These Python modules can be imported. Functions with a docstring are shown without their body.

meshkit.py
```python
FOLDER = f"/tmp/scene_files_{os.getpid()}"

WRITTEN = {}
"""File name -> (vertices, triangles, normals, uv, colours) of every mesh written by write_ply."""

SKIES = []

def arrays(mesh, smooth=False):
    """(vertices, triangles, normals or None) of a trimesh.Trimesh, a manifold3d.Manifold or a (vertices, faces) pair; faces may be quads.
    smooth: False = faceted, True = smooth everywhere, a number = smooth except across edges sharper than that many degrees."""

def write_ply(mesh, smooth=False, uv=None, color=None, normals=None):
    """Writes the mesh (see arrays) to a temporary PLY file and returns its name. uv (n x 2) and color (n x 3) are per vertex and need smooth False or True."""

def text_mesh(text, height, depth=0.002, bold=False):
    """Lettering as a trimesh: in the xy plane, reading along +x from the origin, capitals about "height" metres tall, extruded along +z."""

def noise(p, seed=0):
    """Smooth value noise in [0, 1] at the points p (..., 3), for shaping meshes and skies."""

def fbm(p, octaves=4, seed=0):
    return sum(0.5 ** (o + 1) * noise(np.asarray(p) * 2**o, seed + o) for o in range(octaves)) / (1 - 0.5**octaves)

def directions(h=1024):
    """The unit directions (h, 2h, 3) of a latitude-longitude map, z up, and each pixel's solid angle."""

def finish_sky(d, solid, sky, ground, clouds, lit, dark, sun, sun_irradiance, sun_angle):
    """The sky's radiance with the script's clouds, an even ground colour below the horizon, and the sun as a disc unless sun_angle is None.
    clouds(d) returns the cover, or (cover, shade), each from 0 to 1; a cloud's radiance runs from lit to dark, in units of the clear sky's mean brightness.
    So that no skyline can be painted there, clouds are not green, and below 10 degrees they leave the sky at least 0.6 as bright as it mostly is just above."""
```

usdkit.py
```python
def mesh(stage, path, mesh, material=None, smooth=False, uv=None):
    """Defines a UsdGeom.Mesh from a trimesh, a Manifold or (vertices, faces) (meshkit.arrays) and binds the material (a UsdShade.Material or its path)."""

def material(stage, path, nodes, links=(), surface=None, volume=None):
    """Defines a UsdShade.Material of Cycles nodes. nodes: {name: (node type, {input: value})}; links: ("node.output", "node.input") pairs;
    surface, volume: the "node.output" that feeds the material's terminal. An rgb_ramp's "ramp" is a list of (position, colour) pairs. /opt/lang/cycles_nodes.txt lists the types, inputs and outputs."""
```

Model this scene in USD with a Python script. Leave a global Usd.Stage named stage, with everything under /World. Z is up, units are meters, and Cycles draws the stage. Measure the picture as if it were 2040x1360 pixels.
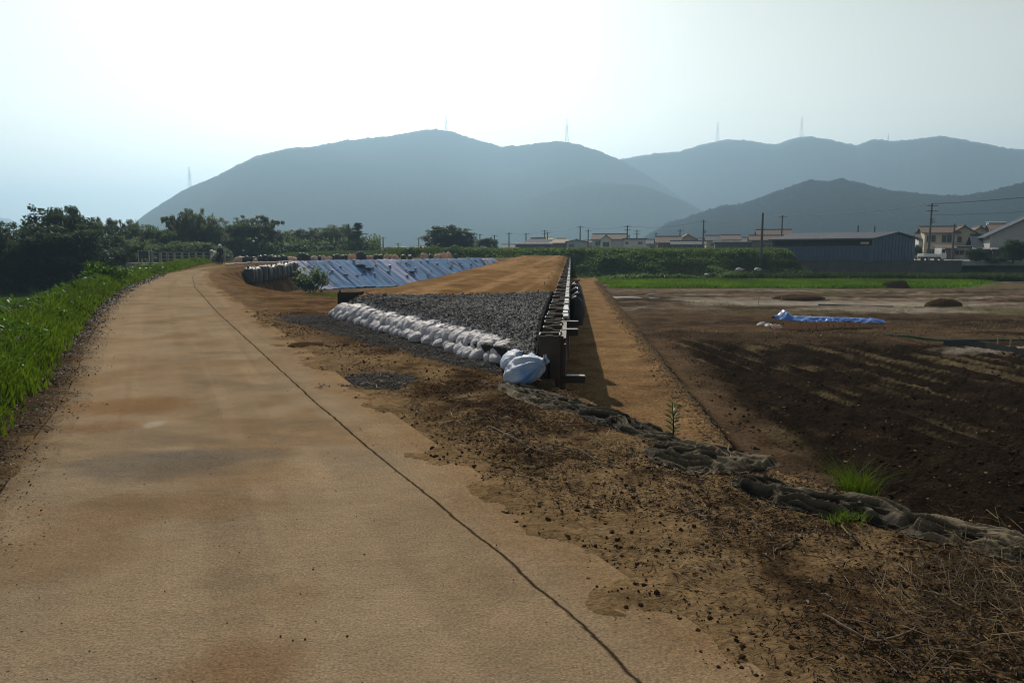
import math, random
import numpy as np, trimesh, manifold3d, usdkit, meshkit
from pxr import Usd, UsdGeom, UsdLux, UsdShade, Gf, Sdf, Vt

random.seed(7)
RNG = np.random.default_rng(7)
stage = Usd.Stage.CreateInMemory()
UsdGeom.SetStageUpAxis(stage, 'Z')
UsdGeom.SetStageMetersPerUnit(stage, 1.0)
WORLD = UsdGeom.Xform.Define(stage, '/World').GetPrim()
stage.SetDefaultPrim(WORLD)
UsdGeom.Scope.Define(stage, '/World/Looks')

# ------------------------------------------------------------------ camera
F, CX, CY, HOR, EYE = 1450.0, 1020.0, 680.0, 491.0, 1.6        # focal length, centre and horizon, measured on the photograph
PITCH = math.atan((CY - HOR) / F)
cam = UsdGeom.Camera.Define(stage, '/World/camera')
cam.AddTranslateOp().Set((0, 0, EYE))
cam.AddRotateXOp().Set(90 - math.degrees(PITCH))
cam.CreateHorizontalApertureAttr(36.0)
cam.CreateVerticalApertureAttr(24.0)
cam.CreateFocalLengthAttr(36.0 * F / 2040.0)
cam.CreateClippingRangeAttr((0.05, 60000.0))
cam.CreateExposureAttr(-0.08)

# ------------------------------------------------------------------ sky and sun
SUN_AZ, SUN_EL = math.radians(-12.0), math.radians(36.0)
sunv = np.array([math.sin(SUN_AZ) * math.cos(SUN_EL), math.cos(SUN_AZ) * math.cos(SUN_EL), math.sin(SUN_EL)])
SKY_STRENGTH, SUN_POWER = 0.05, 1.25
sky = UsdLux.DomeLight.Define(stage, '/World/sky')
sky_mat = usdkit.material(stage, '/World/Looks/sky_light', {
    's': ('sky_texture', dict(sky_type='single_scattering', sun_disc=False, sun_elevation=SUN_EL, sun_rotation=SUN_AZ,
                              altitude=20.0, air_density=1.0, aerosol_density=1.8, ozone_density=1.0)),
    'tc': ('texture_coordinate', {}),
    'map': ('mapping', dict(mapping_type='point', scale=(1.0, 1.0, 2.2))),
    'n': ('noise_texture', dict(scale=1.6, detail=5.0, roughness=0.5)),
    'r': ('rgb_ramp', {'ramp': [(0.30, (0.8,) * 3), (0.75, (1.0,) * 3)]}),
    'sx': ('separate_xyz', {}), 'air': ('rgb_ramp', {'ramp': [(0.0, (1.0,) * 3), (0.15, (0.95,) * 3), (0.45, (0.45,) * 3), (1.0, (0.05,) * 3)]}), 'thick': ('mix_color', dict(blend_type='multiply', fac=1.0)),
    'bw': ('rgb_to_bw', {}),
    'pw': ('math', dict(math_type='power', value2=0.8)),
    'cloud': ('mix_color', dict(blend_type='multiply', fac=1.0, b=(5.2, 4.95, 4.0), use_clamp=False)),
    'mx': ('mix_color', dict(blend_type='mix', use_clamp=False)),
    'bg': ('background_shader', dict(strength=SKY_STRENGTH)),
}, [('tc.generated', 'map.vector'), ('map.vector', 'n.vector'), ('n.fac', 'r.fac'), ('s.color', 'bw.color'), ('bw.val', 'pw.value1'), ('pw.value', 'cloud.a'),
    ('s.color', 'mx.a'), ('cloud.result', 'mx.b'), ('tc.generated', 'sx.vector'), ('sx.z', 'air.fac'), ('r.color', 'thick.a'), ('air.color', 'thick.b'), ('thick.result', 'mx.fac'), ('mx.result', 'bg.color')], surface='bg.background')
UsdShade.MaterialBindingAPI.Apply(sky.GetPrim()).Bind(sky_mat)
sun = UsdLux.DistantLight.Define(stage, '/World/sun')
sun.CreateIntensityAttr(SUN_POWER)
sun.CreateAngleAttr(0.6)
sun.CreateNormalizeAttr(True)
sun.CreateColorAttr(Gf.Vec3f(1.0, 0.91, 0.77))
_zax = Gf.Vec3d(*sunv)
sun.AddTransformOp().Set(Gf.Matrix4d().SetRotate(Gf.Rotation(Gf.Vec3d(0, 0, 1), _zax)))

# ------------------------------------------------------------------ helpers: projection
def ray(px, py):
    u, v = (px - CX) / F, (CY - py) / F
    c, s = math.cos(PITCH), math.sin(PITCH)
    return np.array([u, c + v * s, -s + v * c])

def at_z(px, py, z):
    d = ray(px, py)
    t = (z - EYE) / d[2]
    return np.array([d[0] * t, d[1] * t, z])

def at_y(px, py, y):
    d = ray(px, py)
    t = y / d[1]
    return np.array([d[0] * t, y, EYE + d[2] * t])

def sstep(a, b, x):
    t = np.clip((np.asarray(x, float) - a) / (b - a), 0, 1)
    return t * t * (3 - 2 * t)

def lerp(a, b, t):
    return a + (b - a) * t

def fb(x, y, s=1.0, o=4, seed=0):
    x = np.asarray(x, float); y = np.asarray(y, float)
    return meshkit.fbm(np.stack([x * s, y * s, np.zeros_like(x) + 0.37 + seed * 3.1], -1), o, seed)

# ------------------------------------------------------------------ helpers: objects
USED = {}
def free(path):
    n = USED.get(path, 0)
    USED[path] = n + 1
    return path if n == 0 else f'{path}_{n:03d}'

def tag(o, label=None, cat=None, group=None, kind=None):
    p = o.GetPrim() if hasattr(o, 'GetPrim') else o
    for k, v in (('label', label), ('category', cat), ('group', group), ('kind', kind)):
        if v:
            p.SetCustomDataByKey(k, v)
    return p

def ppath(parent):
    if parent is None:
        return '/World'
    return str(parent.GetPath())

def obj(name, m, mat, parent=None, smooth=False, label=None, cat=None, group=None, kind=None, col=None):
    path = free(ppath(parent) + '/' + name)
    if col is not None:
        smooth = True
    p = usdkit.mesh(stage, path, m, M[mat], smooth=smooth)
    if col is not None:
        UsdGeom.PrimvarsAPI(p).CreatePrimvar('col', Sdf.ValueTypeNames.Color3fArray, 'vertex').Set(Vt.Vec3fArray.FromNumpy(np.asarray(col, np.float32)))
    return tag(p, label, cat, group, kind)

def thing(name, label=None, cat=None, loc=(0, 0, 0), rz=0.0, group=None, scale=None, kind=None, rot=None):
    x = UsdGeom.Xform.Define(stage, free('/World/' + name))
    x.AddTranslateOp().Set(Gf.Vec3d(*[float(v) for v in loc]))
    if rot is not None:
        x.AddRotateXYZOp().Set(Gf.Vec3f(*[float(math.degrees(v)) for v in rot]))
    else:
        x.AddRotateZOp().Set(float(math.degrees(rz)))
    if scale is not None:
        x.AddScaleOp().Set(Gf.Vec3f(*[float(v) for v in (scale if np.ndim(scale) else (scale,) * 3)]))
    return tag(x, label, cat, group, kind)

stage.CreateClassPrim('/World/kinds')
def proto(name):
    return UsdGeom.Xform.Define(stage, '/World/kinds/' + name).GetPrim()

def copy_of(pr, name, label, cat, loc, rz=0.0, group=None, scale=None, rot=None):
    t = thing(name, label, cat, loc, rz, group, scale, rot=rot)
    t.GetReferences().AddInternalReference(pr.GetPath())
    t.SetInstanceable(True)
    return t

ONES = 'zeroth first second third fourth fifth sixth seventh eighth ninth tenth eleventh twelfth thirteenth fourteenth fifteenth sixteenth seventeenth eighteenth nineteenth'.split()
TENS = {20: 'twent', 30: 'thirt', 40: 'fort', 50: 'fift', 60: 'sixt', 70: 'sevent', 80: 'eight', 90: 'ninet'}
def nth(n):
    if n < 20:
        return ONES[n]
    if n >= 100:
        return 'hundred and ' + nth(n - 100) if n > 100 else 'hundredth'
    t, o = n // 10 * 10, n % 10
    return TENS[t] + 'ieth' if o == 0 else TENS[t] + 'y-' + ONES[o]

class MB:
    def __init__(self):
        self.v, self.f, self.n = [], [], 0
    def add(self, v, f):
        v = np.asarray(v, float); f = np.asarray(f, int)
        if f.shape[1] == 4:
            f = np.vstack([f[:, [0, 1, 2]], f[:, [0, 2, 3]]])
        self.v.append(v); self.f.append(f + self.n); self.n += len(v)
        return self
    def tm(self, m):
        return self.add(m.vertices, m.faces)
    def box(self, c, s, rz=0.0, bevel=0.0):
        c = np.asarray(c, float); s = np.asarray(s, float)
        if bevel > 0:
            m = trimesh.convex.convex_hull(np.array([[sx * (s[0] / 2 - (bevel if k != 0 else 0)), sy * (s[1] / 2 - (bevel if k != 1 else 0)), sz * (s[2] / 2 - (bevel if k != 2 else 0))]
                                                     for sx in (-1, 1) for sy in (-1, 1) for sz in (-1, 1) for k in range(3)]))
        else:
            m = trimesh.creation.box(s)
        v = np.array(m.vertices)
        if rz:
            ca, sa = math.cos(rz), math.sin(rz)
            v = np.stack([v[:, 0] * ca - v[:, 1] * sa, v[:, 0] * sa + v[:, 1] * ca, v[:, 2]], 1)
        return self.add(v + c, m.faces)
    def tube(self, pts, r, sides=6):
        v, f = tube(pts, r, sides)
        return self.add(v, f)
    def get(self):
        return np.vstack(self.v), np.vstack(self.f)

def tube(points, radii, sides=6, cap=True):
    p = np.asarray(points, float)
    t = np.gradient(p, axis=0)
    t /= np.linalg.norm(t, axis=1, keepdims=True) + 1e-12
    a = np.cross(t, np.where(np.abs(t[:, 2:]) < 0.9, [0, 0, 1.0], [1.0, 0, 0]))
    a /= np.linalg.norm(a, axis=1, keepdims=True) + 1e-12
    b, ang = np.cross(t, a), np.arange(sides) * 2 * np.pi / sides
    r = np.broadcast_to(radii, (len(p),))[:, None, None]
    v = p[:, None] + r * (np.cos(ang)[None, :, None] * a[:, None] + np.sin(ang)[None, :, None] * b[:, None])
    i, j = np.meshgrid(np.arange(len(p) - 1), np.arange(sides), indexing='ij')
    q = np.stack([i * sides + j, i * sides + (j + 1) % sides, (i + 1) * sides + (j + 1) % sides, (i + 1) * sides + j], -1).reshape(-1, 4)
    f = np.vstack([q[:, [0, 1, 2]], q[:, [0, 2, 3]]])
    v = v.reshape(-1, 3)
    if cap:
        n = len(v)
        v = np.vstack([v, p[:1], p[-1:]])
        k = np.arange(sides); k2 = (k + 1) % sides
        L = (len(p) - 1) * sides
        f = np.vstack([f, np.stack([np.full(sides, n), k2, k], 1), np.stack([np.full(sides, n + 1), L + k, L + k2], 1)])
    return v, f

def grid_faces(r, c):
    i, j = np.meshgrid(np.arange(r - 1), np.arange(c - 1), indexing='ij')
    a = i * c + j
    q = np.stack([a, a + 1, a + c + 1, a + c], -1).reshape(-1, 4)
    return np.vstack([q[:, [0, 1, 2]], q[:, [0, 2, 3]]])

def blades(P, h, w, lean=0.35, rng=RNG, tilt=None):
    """grass blades: five corners and three triangles each"""
    n = len(P)
    a = rng.uniform(0, 2 * np.pi, n); b = rng.uniform(0, 2 * np.pi, n)
    side = np.stack([np.cos(a), np.sin(a), np.zeros(n)], 1) * (w / 2)[:, None]
    ld = np.stack([np.cos(b), np.sin(b), np.zeros(n)], 1) * (h * lean * rng.uniform(0.3, 1.4, n))[:, None]
    up = np.array([0, 0, 1.0])
    m = P + ld * 0.35 + up * (h * 0.6)[:, None]
    tip = P + ld + up * (h * rng.uniform(0.85, 1.0, n))[:, None]
    v = np.stack([P - side, P + side, m + side * 0.7, m - side * 0.7, tip], 1).reshape(-1, 3)
    k = np.arange(n)[:, None] * 5
    f = np.concatenate([k + [0, 1, 2], k + [0, 2, 3], k + [3, 2, 4]])
    return v, f

def leaves(P, size, rng, flat=0.0):
    """leaf-sized diamond faces, two triangles each"""
    n = len(P)
    d = rng.normal(size=(n, 3)); d[:, 2] *= (1 - flat)
    d /= np.linalg.norm(d, axis=1, keepdims=True) + 1e-9
    e = rng.normal(size=(n, 3)); e[:, 2] *= (1 - flat)
    e -= d * (e * d).sum(1, keepdims=True)
    e /= np.linalg.norm(e, axis=1, keepdims=True) + 1e-9
    s = (size * rng.uniform(0.6, 1.4, n))[:, None]
    v = np.stack([P - d * s, P + e * s * 0.5, P + d * s, P - e * s * 0.5], 1).reshape(-1, 3)
    k = np.arange(n)[:, None] * 4
    return v, np.concatenate([k + [0, 1, 2], k + [0, 2, 3]])

# ------------------------------------------------------------------ materials
M = {}
def L(name):
    return '/World/Looks/' + name

def mat_plain(name, c1, c2=None, scale=3.0, rough=0.8, bump=0.0, bscale=40.0, metal=0.0, spec=0.3, coord='object', rand=0.0, detail=5.0):
    c2 = c2 or tuple(x * 0.75 for x in c1)
    src = ('tc', 'object') if coord == 'object' else ('g', 'position')
    nodes = {'tc': ('texture_coordinate', {}), 'g': ('geometry', {}),
             'n': ('noise_texture', dict(scale=scale, detail=detail, roughness=0.6)),
             'r': ('rgb_ramp', {'ramp': [(0.32, c1), (0.68, c2)]}),
             'p': ('principled_bsdf', dict(roughness=rough, metallic=metal, specular_ior_level=spec))}
    links = [(f'{src[0]}.{src[1]}', 'n.vector'), ('n.fac', 'r.fac')]
    out = 'r.color'
    if rand > 0:
        nodes['oi'] = ('object_info', {})
        nodes['rr'] = ('map_range', dict(from_min=0.0, from_max=1.0, to_min=1 - rand, to_max=1 + rand))
        nodes['h'] = ('hsv', dict(hue=0.5, saturation=1.0, fac=1.0))
        links += [('oi.random', 'rr.value'), ('rr.result', 'h.value'), ('r.color', 'h.color')]
        out = 'h.color'
    links.append((out, 'p.base_color'))
    if bump > 0:
        nodes['bn'] = ('noise_texture', dict(scale=bscale, detail=6.0, roughness=0.65))
        nodes['b'] = ('bump', dict(strength=1.0, distance=bump))
        links += [(f'{src[0]}.{src[1]}', 'bn.vector'), ('bn.fac', 'b.height'), ('b.normal', 'p.normal')]
    M[name] = usdkit.material(stage, L(name), nodes, links, surface='p.BSDF')

def mat_ground(name, s1=2.0, s2=23.0, amp=0.35, bump=0.02, bs=30.0, bump2=0.05, bs2=4.0, rough=1.0, spec=0.0, amp2=0.35):
    """colour per corner (which soil lies where) times grain; relief by bump"""
    nodes = {'a': ('attribute', dict(attribute='col')), 'g': ('geometry', {}),
             'n1': ('noise_texture', dict(scale=s1, detail=6.0, roughness=0.65)),
             'r1': ('rgb_ramp', {'ramp': [(0.3, (1 - amp,) * 3), (0.7, (1 + amp,) * 3)]}),
             'n2': ('noise_texture', dict(scale=s2, detail=5.0, roughness=0.7)),
             'r2': ('rgb_ramp', {'ramp': [(0.3, (1 - amp2,) * 3), (0.7, (1 + amp2,) * 3)]}),
             'm1': ('mix_color', dict(blend_type='multiply', fac=1.0, use_clamp=False)),
             'm2': ('mix_color', dict(blend_type='multiply', fac=1.0, use_clamp=False)),
             'bn': ('noise_texture', dict(scale=bs, detail=7.0, roughness=0.7)),
             'b': ('bump', dict(strength=1.0, distance=bump)),
             'bn2': ('noise_texture', dict(scale=bs2, detail=4.0, roughness=0.6)),
             'b2': ('bump', dict(strength=1.0, distance=bump2)),
             'p': ('principled_bsdf', dict(roughness=rough, specular_ior_level=spec))}
    links = [('g.position', x + '.vector') for x in ('n1', 'n2', 'bn', 'bn2')] + [
        ('n1.fac', 'r1.fac'), ('n2.fac', 'r2.fac'), ('a.color', 'm1.a'), ('r1.color', 'm1.b'), ('m1.result', 'm2.a'), ('r2.color', 'm2.b'),
        ('m2.result', 'p.base_color'), ('bn2.fac', 'b2.height'), ('b2.normal', 'b.normal'), ('bn.fac', 'b.height'), ('b.normal', 'p.normal')]
    M[name] = usdkit.material(stage, L(name), nodes, links, surface='p.BSDF')

def mat_leaf(name, cols, trans=0.35, rand=0.15, rough=0.5, scale=0.35):
    """leaves: each its own tint, larger lighter and darker clumps, some light passing through"""
    n = len(cols)
    nodes = {'g': ('geometry', {}), 'oi': ('object_info', {}),
             'r': ('rgb_ramp', {'ramp': [(i / max(n - 1, 1), c) for i, c in enumerate(cols)]}),
             'n': ('noise_texture', dict(scale=scale, detail=2.0)),
             'nr': ('map_range', dict(from_min=0.3, from_max=0.7, to_min=0.65, to_max=1.35)),
             'rr': ('map_range', dict(from_min=0.0, from_max=1.0, to_min=1 - rand, to_max=1 + rand)),
             'mu': ('math', dict(math_type='multiply')),
             'h': ('hsv', dict(hue=0.5, saturation=1.0, fac=1.0)),
             'p': ('principled_bsdf', dict(roughness=rough, specular_ior_level=0.06)),
             't': ('translucent_bsdf', {}), 'tcol': ('hsv', dict(hue=0.485, saturation=1.15, value=1.5, fac=1.0)),
             'm': ('mix_closure', dict(fac=trans))}
    links = [('g.random_per_island', 'r.fac'), ('g.position', 'n.vector'), ('n.fac', 'nr.value'), ('oi.random', 'rr.value'), ('nr.result', 'mu.value1'), ('rr.result', 'mu.value2'),
             ('mu.value', 'h.value'), ('r.color', 'h.color'), ('h.color', 'p.base_color'), ('h.color', 'tcol.color'), ('tcol.color', 't.color'),
             ('p.BSDF', 'm.closure1'), ('t.BSDF', 'm.closure2')]
    M[name] = usdkit.material(stage, L(name), nodes, links, surface='m.closure')

mat_ground('road', s1=1.3, s2=75.0, amp=0.13, amp2=0.42, bump=0.007, bs=110.0, bump2=0.012, bs2=9.0, rough=0.9)
mat_ground('soil', s1=2.6, s2=30.0, amp=0.35, amp2=0.4, bump=0.03, bs=28.0, bump2=0.05, bs2=6.0)
mat_ground('field', s1=0.9, s2=14.0, amp=0.4, amp2=0.55, bump=0.12, bs=9.0, bump2=0.10, bs2=2.5)
mat_leaf('hill_leaf', [(0.016, 0.026, 0.011), (0.026, 0.037, 0.015), (0.012, 0.02, 0.009)], trans=0.06, rough=1.0, scale=0.03)
mat_ground('fill', s1=1.0, s2=20.0, amp=0.22, amp2=0.25, bump=0.03, bs=18.0, bump2=0.04, bs2=3.0)
mat_ground('ground_cloth', s1=3.0, s2=40.0, amp=0.35, amp2=0.25, bump=0.005, bs=70.0, bump2=0.010, bs2=26.0, rough=0.85, spec=0.06)
mat_ground('hill', s1=0.02, s2=0.12, amp=0.2, amp2=0.35, bump=1.5, bs=0.15, bump2=0.5, bs2=0.05)
mat_plain('stone', (0.032, 0.033, 0.035), (0.09, 0.09, 0.09), scale=9.0, rough=0.75, coord='g', detail=2)
mat_plain('clod', (0.026, 0.016, 0.010), (0.05, 0.031, 0.019), scale=4.0, rough=1.0, spec=0.0, coord='g', detail=2)
mat_plain('heap', (0.085, 0.05, 0.028), (0.06, 0.035, 0.02), scale=14.0, rough=1.0, spec=0.0, bump=0.02, bscale=40.0)
mat_plain('clod_tan', (0.20, 0.13, 0.075), (0.28, 0.19, 0.11), scale=4.0, rough=1.0, spec=0.0, coord='g', detail=2)
mat_plain('sack', (0.40, 0.385, 0.42), (0.29, 0.275, 0.30), scale=7.0, rough=0.6, bump=0.02, bscale=16.0, rand=0.12)
mat_plain('sack_blue', (0.52, 0.56, 0.64), (0.17, 0.31, 0.56), scale=3.2, rough=0.5, bump=0.03, bscale=12.0, detail=1)
mat_plain('cord', (0.30, 0.28, 0.24), rough=0.9)
mat_plain('black_sack', (0.018, 0.019, 0.024), (0.045, 0.045, 0.05), scale=3.0, rough=0.5, bump=0.01, bscale=14.0, rand=0.3)
mat_plain('pink_sack', (0.62, 0.40, 0.32), (0.50, 0.32, 0.25), scale=2.0, rough=0.75, bump=0.01, bscale=12.0, rand=0.15)
mat_plain('steel', (0.022, 0.015, 0.012), (0.045, 0.025, 0.017), scale=5.0, rough=0.65, bump=0.003, bscale=30.0, spec=0.5)
mat_plain('steel_edge', (0.12, 0.085, 0.05), (0.06, 0.04, 0.025), scale=8.0, rough=0.5, spec=0.5)
mat_plain('zinc', (0.42, 0.44, 0.46), (0.30, 0.31, 0.33), scale=3.0, rough=0.45, spec=0.5, rand=0.12)
mat_plain('cloth', (0.10, 0.088, 0.068), (0.19, 0.16, 0.12), scale=5.0, rough=0.75, bump=0.006, bscale=45.0)
mat_plain('cloth_dark', (0.035, 0.034, 0.033), (0.13, 0.115, 0.09), scale=3.0, rough=0.6, bump=0.006, bscale=45.0)
mat_plain('tarp_pale', (0.135, 0.27, 0.45), (0.07, 0.19, 0.40), scale=1.6, rough=0.8, bump=0.012, bscale=2.2, spec=0.04, rand=0.1)
mat_plain('tarp_blue', (0.03, 0.08, 0.26), (0.06, 0.14, 0.36), scale=1.3, rough=0.75, bump=0.012, bscale=2.5, spec=0.6, rand=0.15)
mat_plain('sheet_blue', (0.03, 0.11, 0.40), (0.07, 0.18, 0.50), scale=1.3, rough=0.28, bump=0.02, bscale=3.0, spec=0.6)
mat_plain('wood', (0.30, 0.22, 0.14), (0.20, 0.14, 0.09), scale=5.0, rough=0.85)
mat_plain('twig', (0.16, 0.11, 0.07), (0.09, 0.06, 0.04), scale=8.0, rough=0.9, coord='g')
mat_plain('bark', (0.07, 0.055, 0.045), (0.11, 0.09, 0.07), scale=4.0, rough=0.95)
mat_plain('rail', (0.26, 0.26, 0.25), (0.2, 0.2, 0.19), scale=4.0, rough=0.5)
mat_plain('concrete', (0.30, 0.29, 0.27), (0.20, 0.195, 0.18), scale=1.2, rough=0.9, bump=0.01)
mat_plain('concrete_dark', (0.10, 0.10, 0.10), (0.065, 0.065, 0.065), scale=0.8, rough=0.9, bump=0.01)
mat_plain('white_paint', (0.76, 0.76, 0.75), (0.68, 0.68, 0.67), scale=2.0, rough=0.4)
mat_plain('black_part', (0.015, 0.015, 0.016), (0.03, 0.03, 0.03), scale=2.0, rough=0.6)
mat_plain('glass', (0.02, 0.025, 0.03), (0.03, 0.035, 0.04), scale=1.0, rough=0.08, spec=0.6)
mat_plain('skin', (0.45, 0.28, 0.20), rough=0.6)
mat_plain('navy', (0.03, 0.035, 0.05), (0.02, 0.025, 0.035), rough=0.8)
mat_plain('grey_cloth', (0.18, 0.18, 0.19), (0.13, 0.13, 0.14), rough=0.85)
mat_plain('red_plastic', (0.5, 0.05, 0.03), rough=0.3)
mat_plain('wet_mud', (0.30, 0.27, 0.225), (0.24, 0.21, 0.17), scale=0.8, rough=0.45, spec=0.5, coord='g')
mat_plain('green_net', (0.03, 0.12, 0.075), (0.02, 0.08, 0.05), rough=0.6)
mat_leaf('straw', [(0.22, 0.16, 0.085), (0.36, 0.28, 0.16), (0.12, 0.08, 0.045), (0.28, 0.21, 0.12)], trans=0.12, scale=2.0)
mat_leaf('debris', [(0.04, 0.026, 0.016), (0.065, 0.042, 0.026), (0.028, 0.018, 0.012), (0.10, 0.068, 0.04)], trans=0.05, scale=2.0)
mat_leaf('grass', [(0.062, 0.105, 0.018), (0.10, 0.15, 0.024), (0.042, 0.075, 0.015), (0.13, 0.17, 0.035), (0.19, 0.17, 0.075)], trans=0.45, scale=0.8)
mat_leaf('weed', [(0.05, 0.11, 0.02), (0.085, 0.155, 0.025), (0.14, 0.19, 0.04)], trans=0.4, scale=1.2, rough=0.4)
mat_leaf('rice', [(0.075, 0.145, 0.02), (0.10, 0.18, 0.03), (0.06, 0.12, 0.018)], trans=0.4, scale=0.2)
mat_leaf('reed', [(0.038, 0.055, 0.018), (0.06, 0.072, 0.026), (0.028, 0.04, 0.014), (0.09, 0.085, 0.04)], trans=0.3, scale=0.3)
mat_leaf('bush', [(0.09, 0.14, 0.045), (0.13, 0.19, 0.055), (0.06, 0.10, 0.033)], trans=0.42, scale=0.3)
mat_leaf('leaf_dark', [(0.042, 0.066, 0.034), (0.065, 0.092, 0.042), (0.03, 0.05, 0.028)], trans=0.45, scale=0.35)
mat_leaf('leaf_mid', [(0.075, 0.11, 0.052), (0.11, 0.145, 0.068), (0.052, 0.08, 0.04)], trans=0.5, scale=0.4)
mat_leaf('leaf_willow', [(0.095, 0.12, 0.07), (0.13, 0.15, 0.09), (0.075, 0.10, 0.06)], trans=0.45, scale=0.4)
for nm, a, b in (('wall_white', (0.60, 0.58, 0.55), (0.54, 0.52, 0.49)), ('wall_cream', (0.52, 0.45, 0.33), (0.46, 0.39, 0.28)), ('wall_tan', (0.46, 0.36, 0.26), (0.40, 0.31, 0.22)),
                 ('wall_grey', (0.36, 0.36, 0.36), (0.31, 0.31, 0.31)), ('wall_brown', (0.16, 0.11, 0.08), (0.12, 0.085, 0.06)), ('wall_dark', (0.07, 0.07, 0.075), (0.05, 0.05, 0.055))):
    mat_plain(nm, a, b, scale=1.0, rough=0.85)
for nm, a, b in (('roof_grey', (0.13, 0.13, 0.14), (0.09, 0.09, 0.10)), ('roof_blue', (0.055, 0.07, 0.095), (0.04, 0.052, 0.072)), ('roof_brown', (0.16, 0.115, 0.095), (0.11, 0.08, 0.065)),
                 ('roof_tan', (0.42, 0.33, 0.24), (0.34, 0.26, 0.19))):
    mat_plain(nm, a, b, scale=2.0, rough=0.8, bump=0.02, bscale=6.0, spec=0.12)
mat_plain('shed_sheet', (0.085, 0.118, 0.18), (0.065, 0.092, 0.145), scale=0.5, rough=0.6, spec=0.2)
mat_plain('shed_roof', (0.11, 0.118, 0.14), (0.08, 0.088, 0.105), scale=0.7, rough=0.7, spec=0.15)
# ================================================================== the lie of the land
_wp = at_z(1116, 668, 0.52)
KW = (1137 - CX) / F                                   # direction of the sheet pile wall
XW0 = _wp[0] - KW * _wp[1]
Y_PILE = float(_wp[1])
def XW(y):
    return XW0 + KW * np.asarray(y, float)

def pl(pts, z=0.0):
    return np.array([at_z(px, py, z)[:2] for px, py in pts])
RL = pl([(0, 980), (60, 880), (130, 790), (175, 680), (215, 610), (262, 572), (330, 545), (410, 531), (470, 525)])
RR = pl([(1498, 1360), (700, 780), (590, 690), (520, 640), (455, 590), (425, 570), (411, 553), (413, 546), (430, 537), (500, 529)])
BE = pl([(1125, 775), (1220, 822), (1350, 880), (1550, 945), (1700, 985), (1820, 1045), (2040, 1105)])
CR = pl([(1290, 1372), (1180, 1262), (1000, 1105), (830, 970), (660, 830), (540, 720), (430, 620), (398, 583), (385, 570)])
def ext(a, b, y):                                       # continue the line a -> b to y
    return [a[0] + (b[0] - a[0]) * (y - a[1]) / (b[1] - a[1]), y]
RL = np.vstack([ext(RL[0], RL[2], -6.0), RL, [RL[-1, 0] + 0.2, 84.0], [RL[-1, 0] + 2, 100.0]])
RR = np.vstack([ext(RR[0], RR[1], -6.0), RR, [RR[-1, 0] + 0.6, 74.0], [RR[-1, 0] + 2.5, 100.0]])
CR = np.vstack([ext(CR[0], CR[3], -6.0), CR])
BE = BE[::-1]
BE = np.vstack([ext(BE[0], BE[3], -6.0), BE])
def xline(P):
    o = np.argsort(P[:, 1])
    return lambda y: np.interp(y, P[o, 1], P[o, 0])
xRL, xRR, xBE, xCR = xline(RL), xline(RR), xline(BE), xline(CR)
Y_CORNER = float(BE[-1, 1])
def xRight(y):                                          # right edge of the embankment: bank edge, then the sheet pile wall
    y = np.asarray(y, float)
    return np.where(y < Y_CORNER, xBE(y), XW(y) - 0.06)

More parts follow.
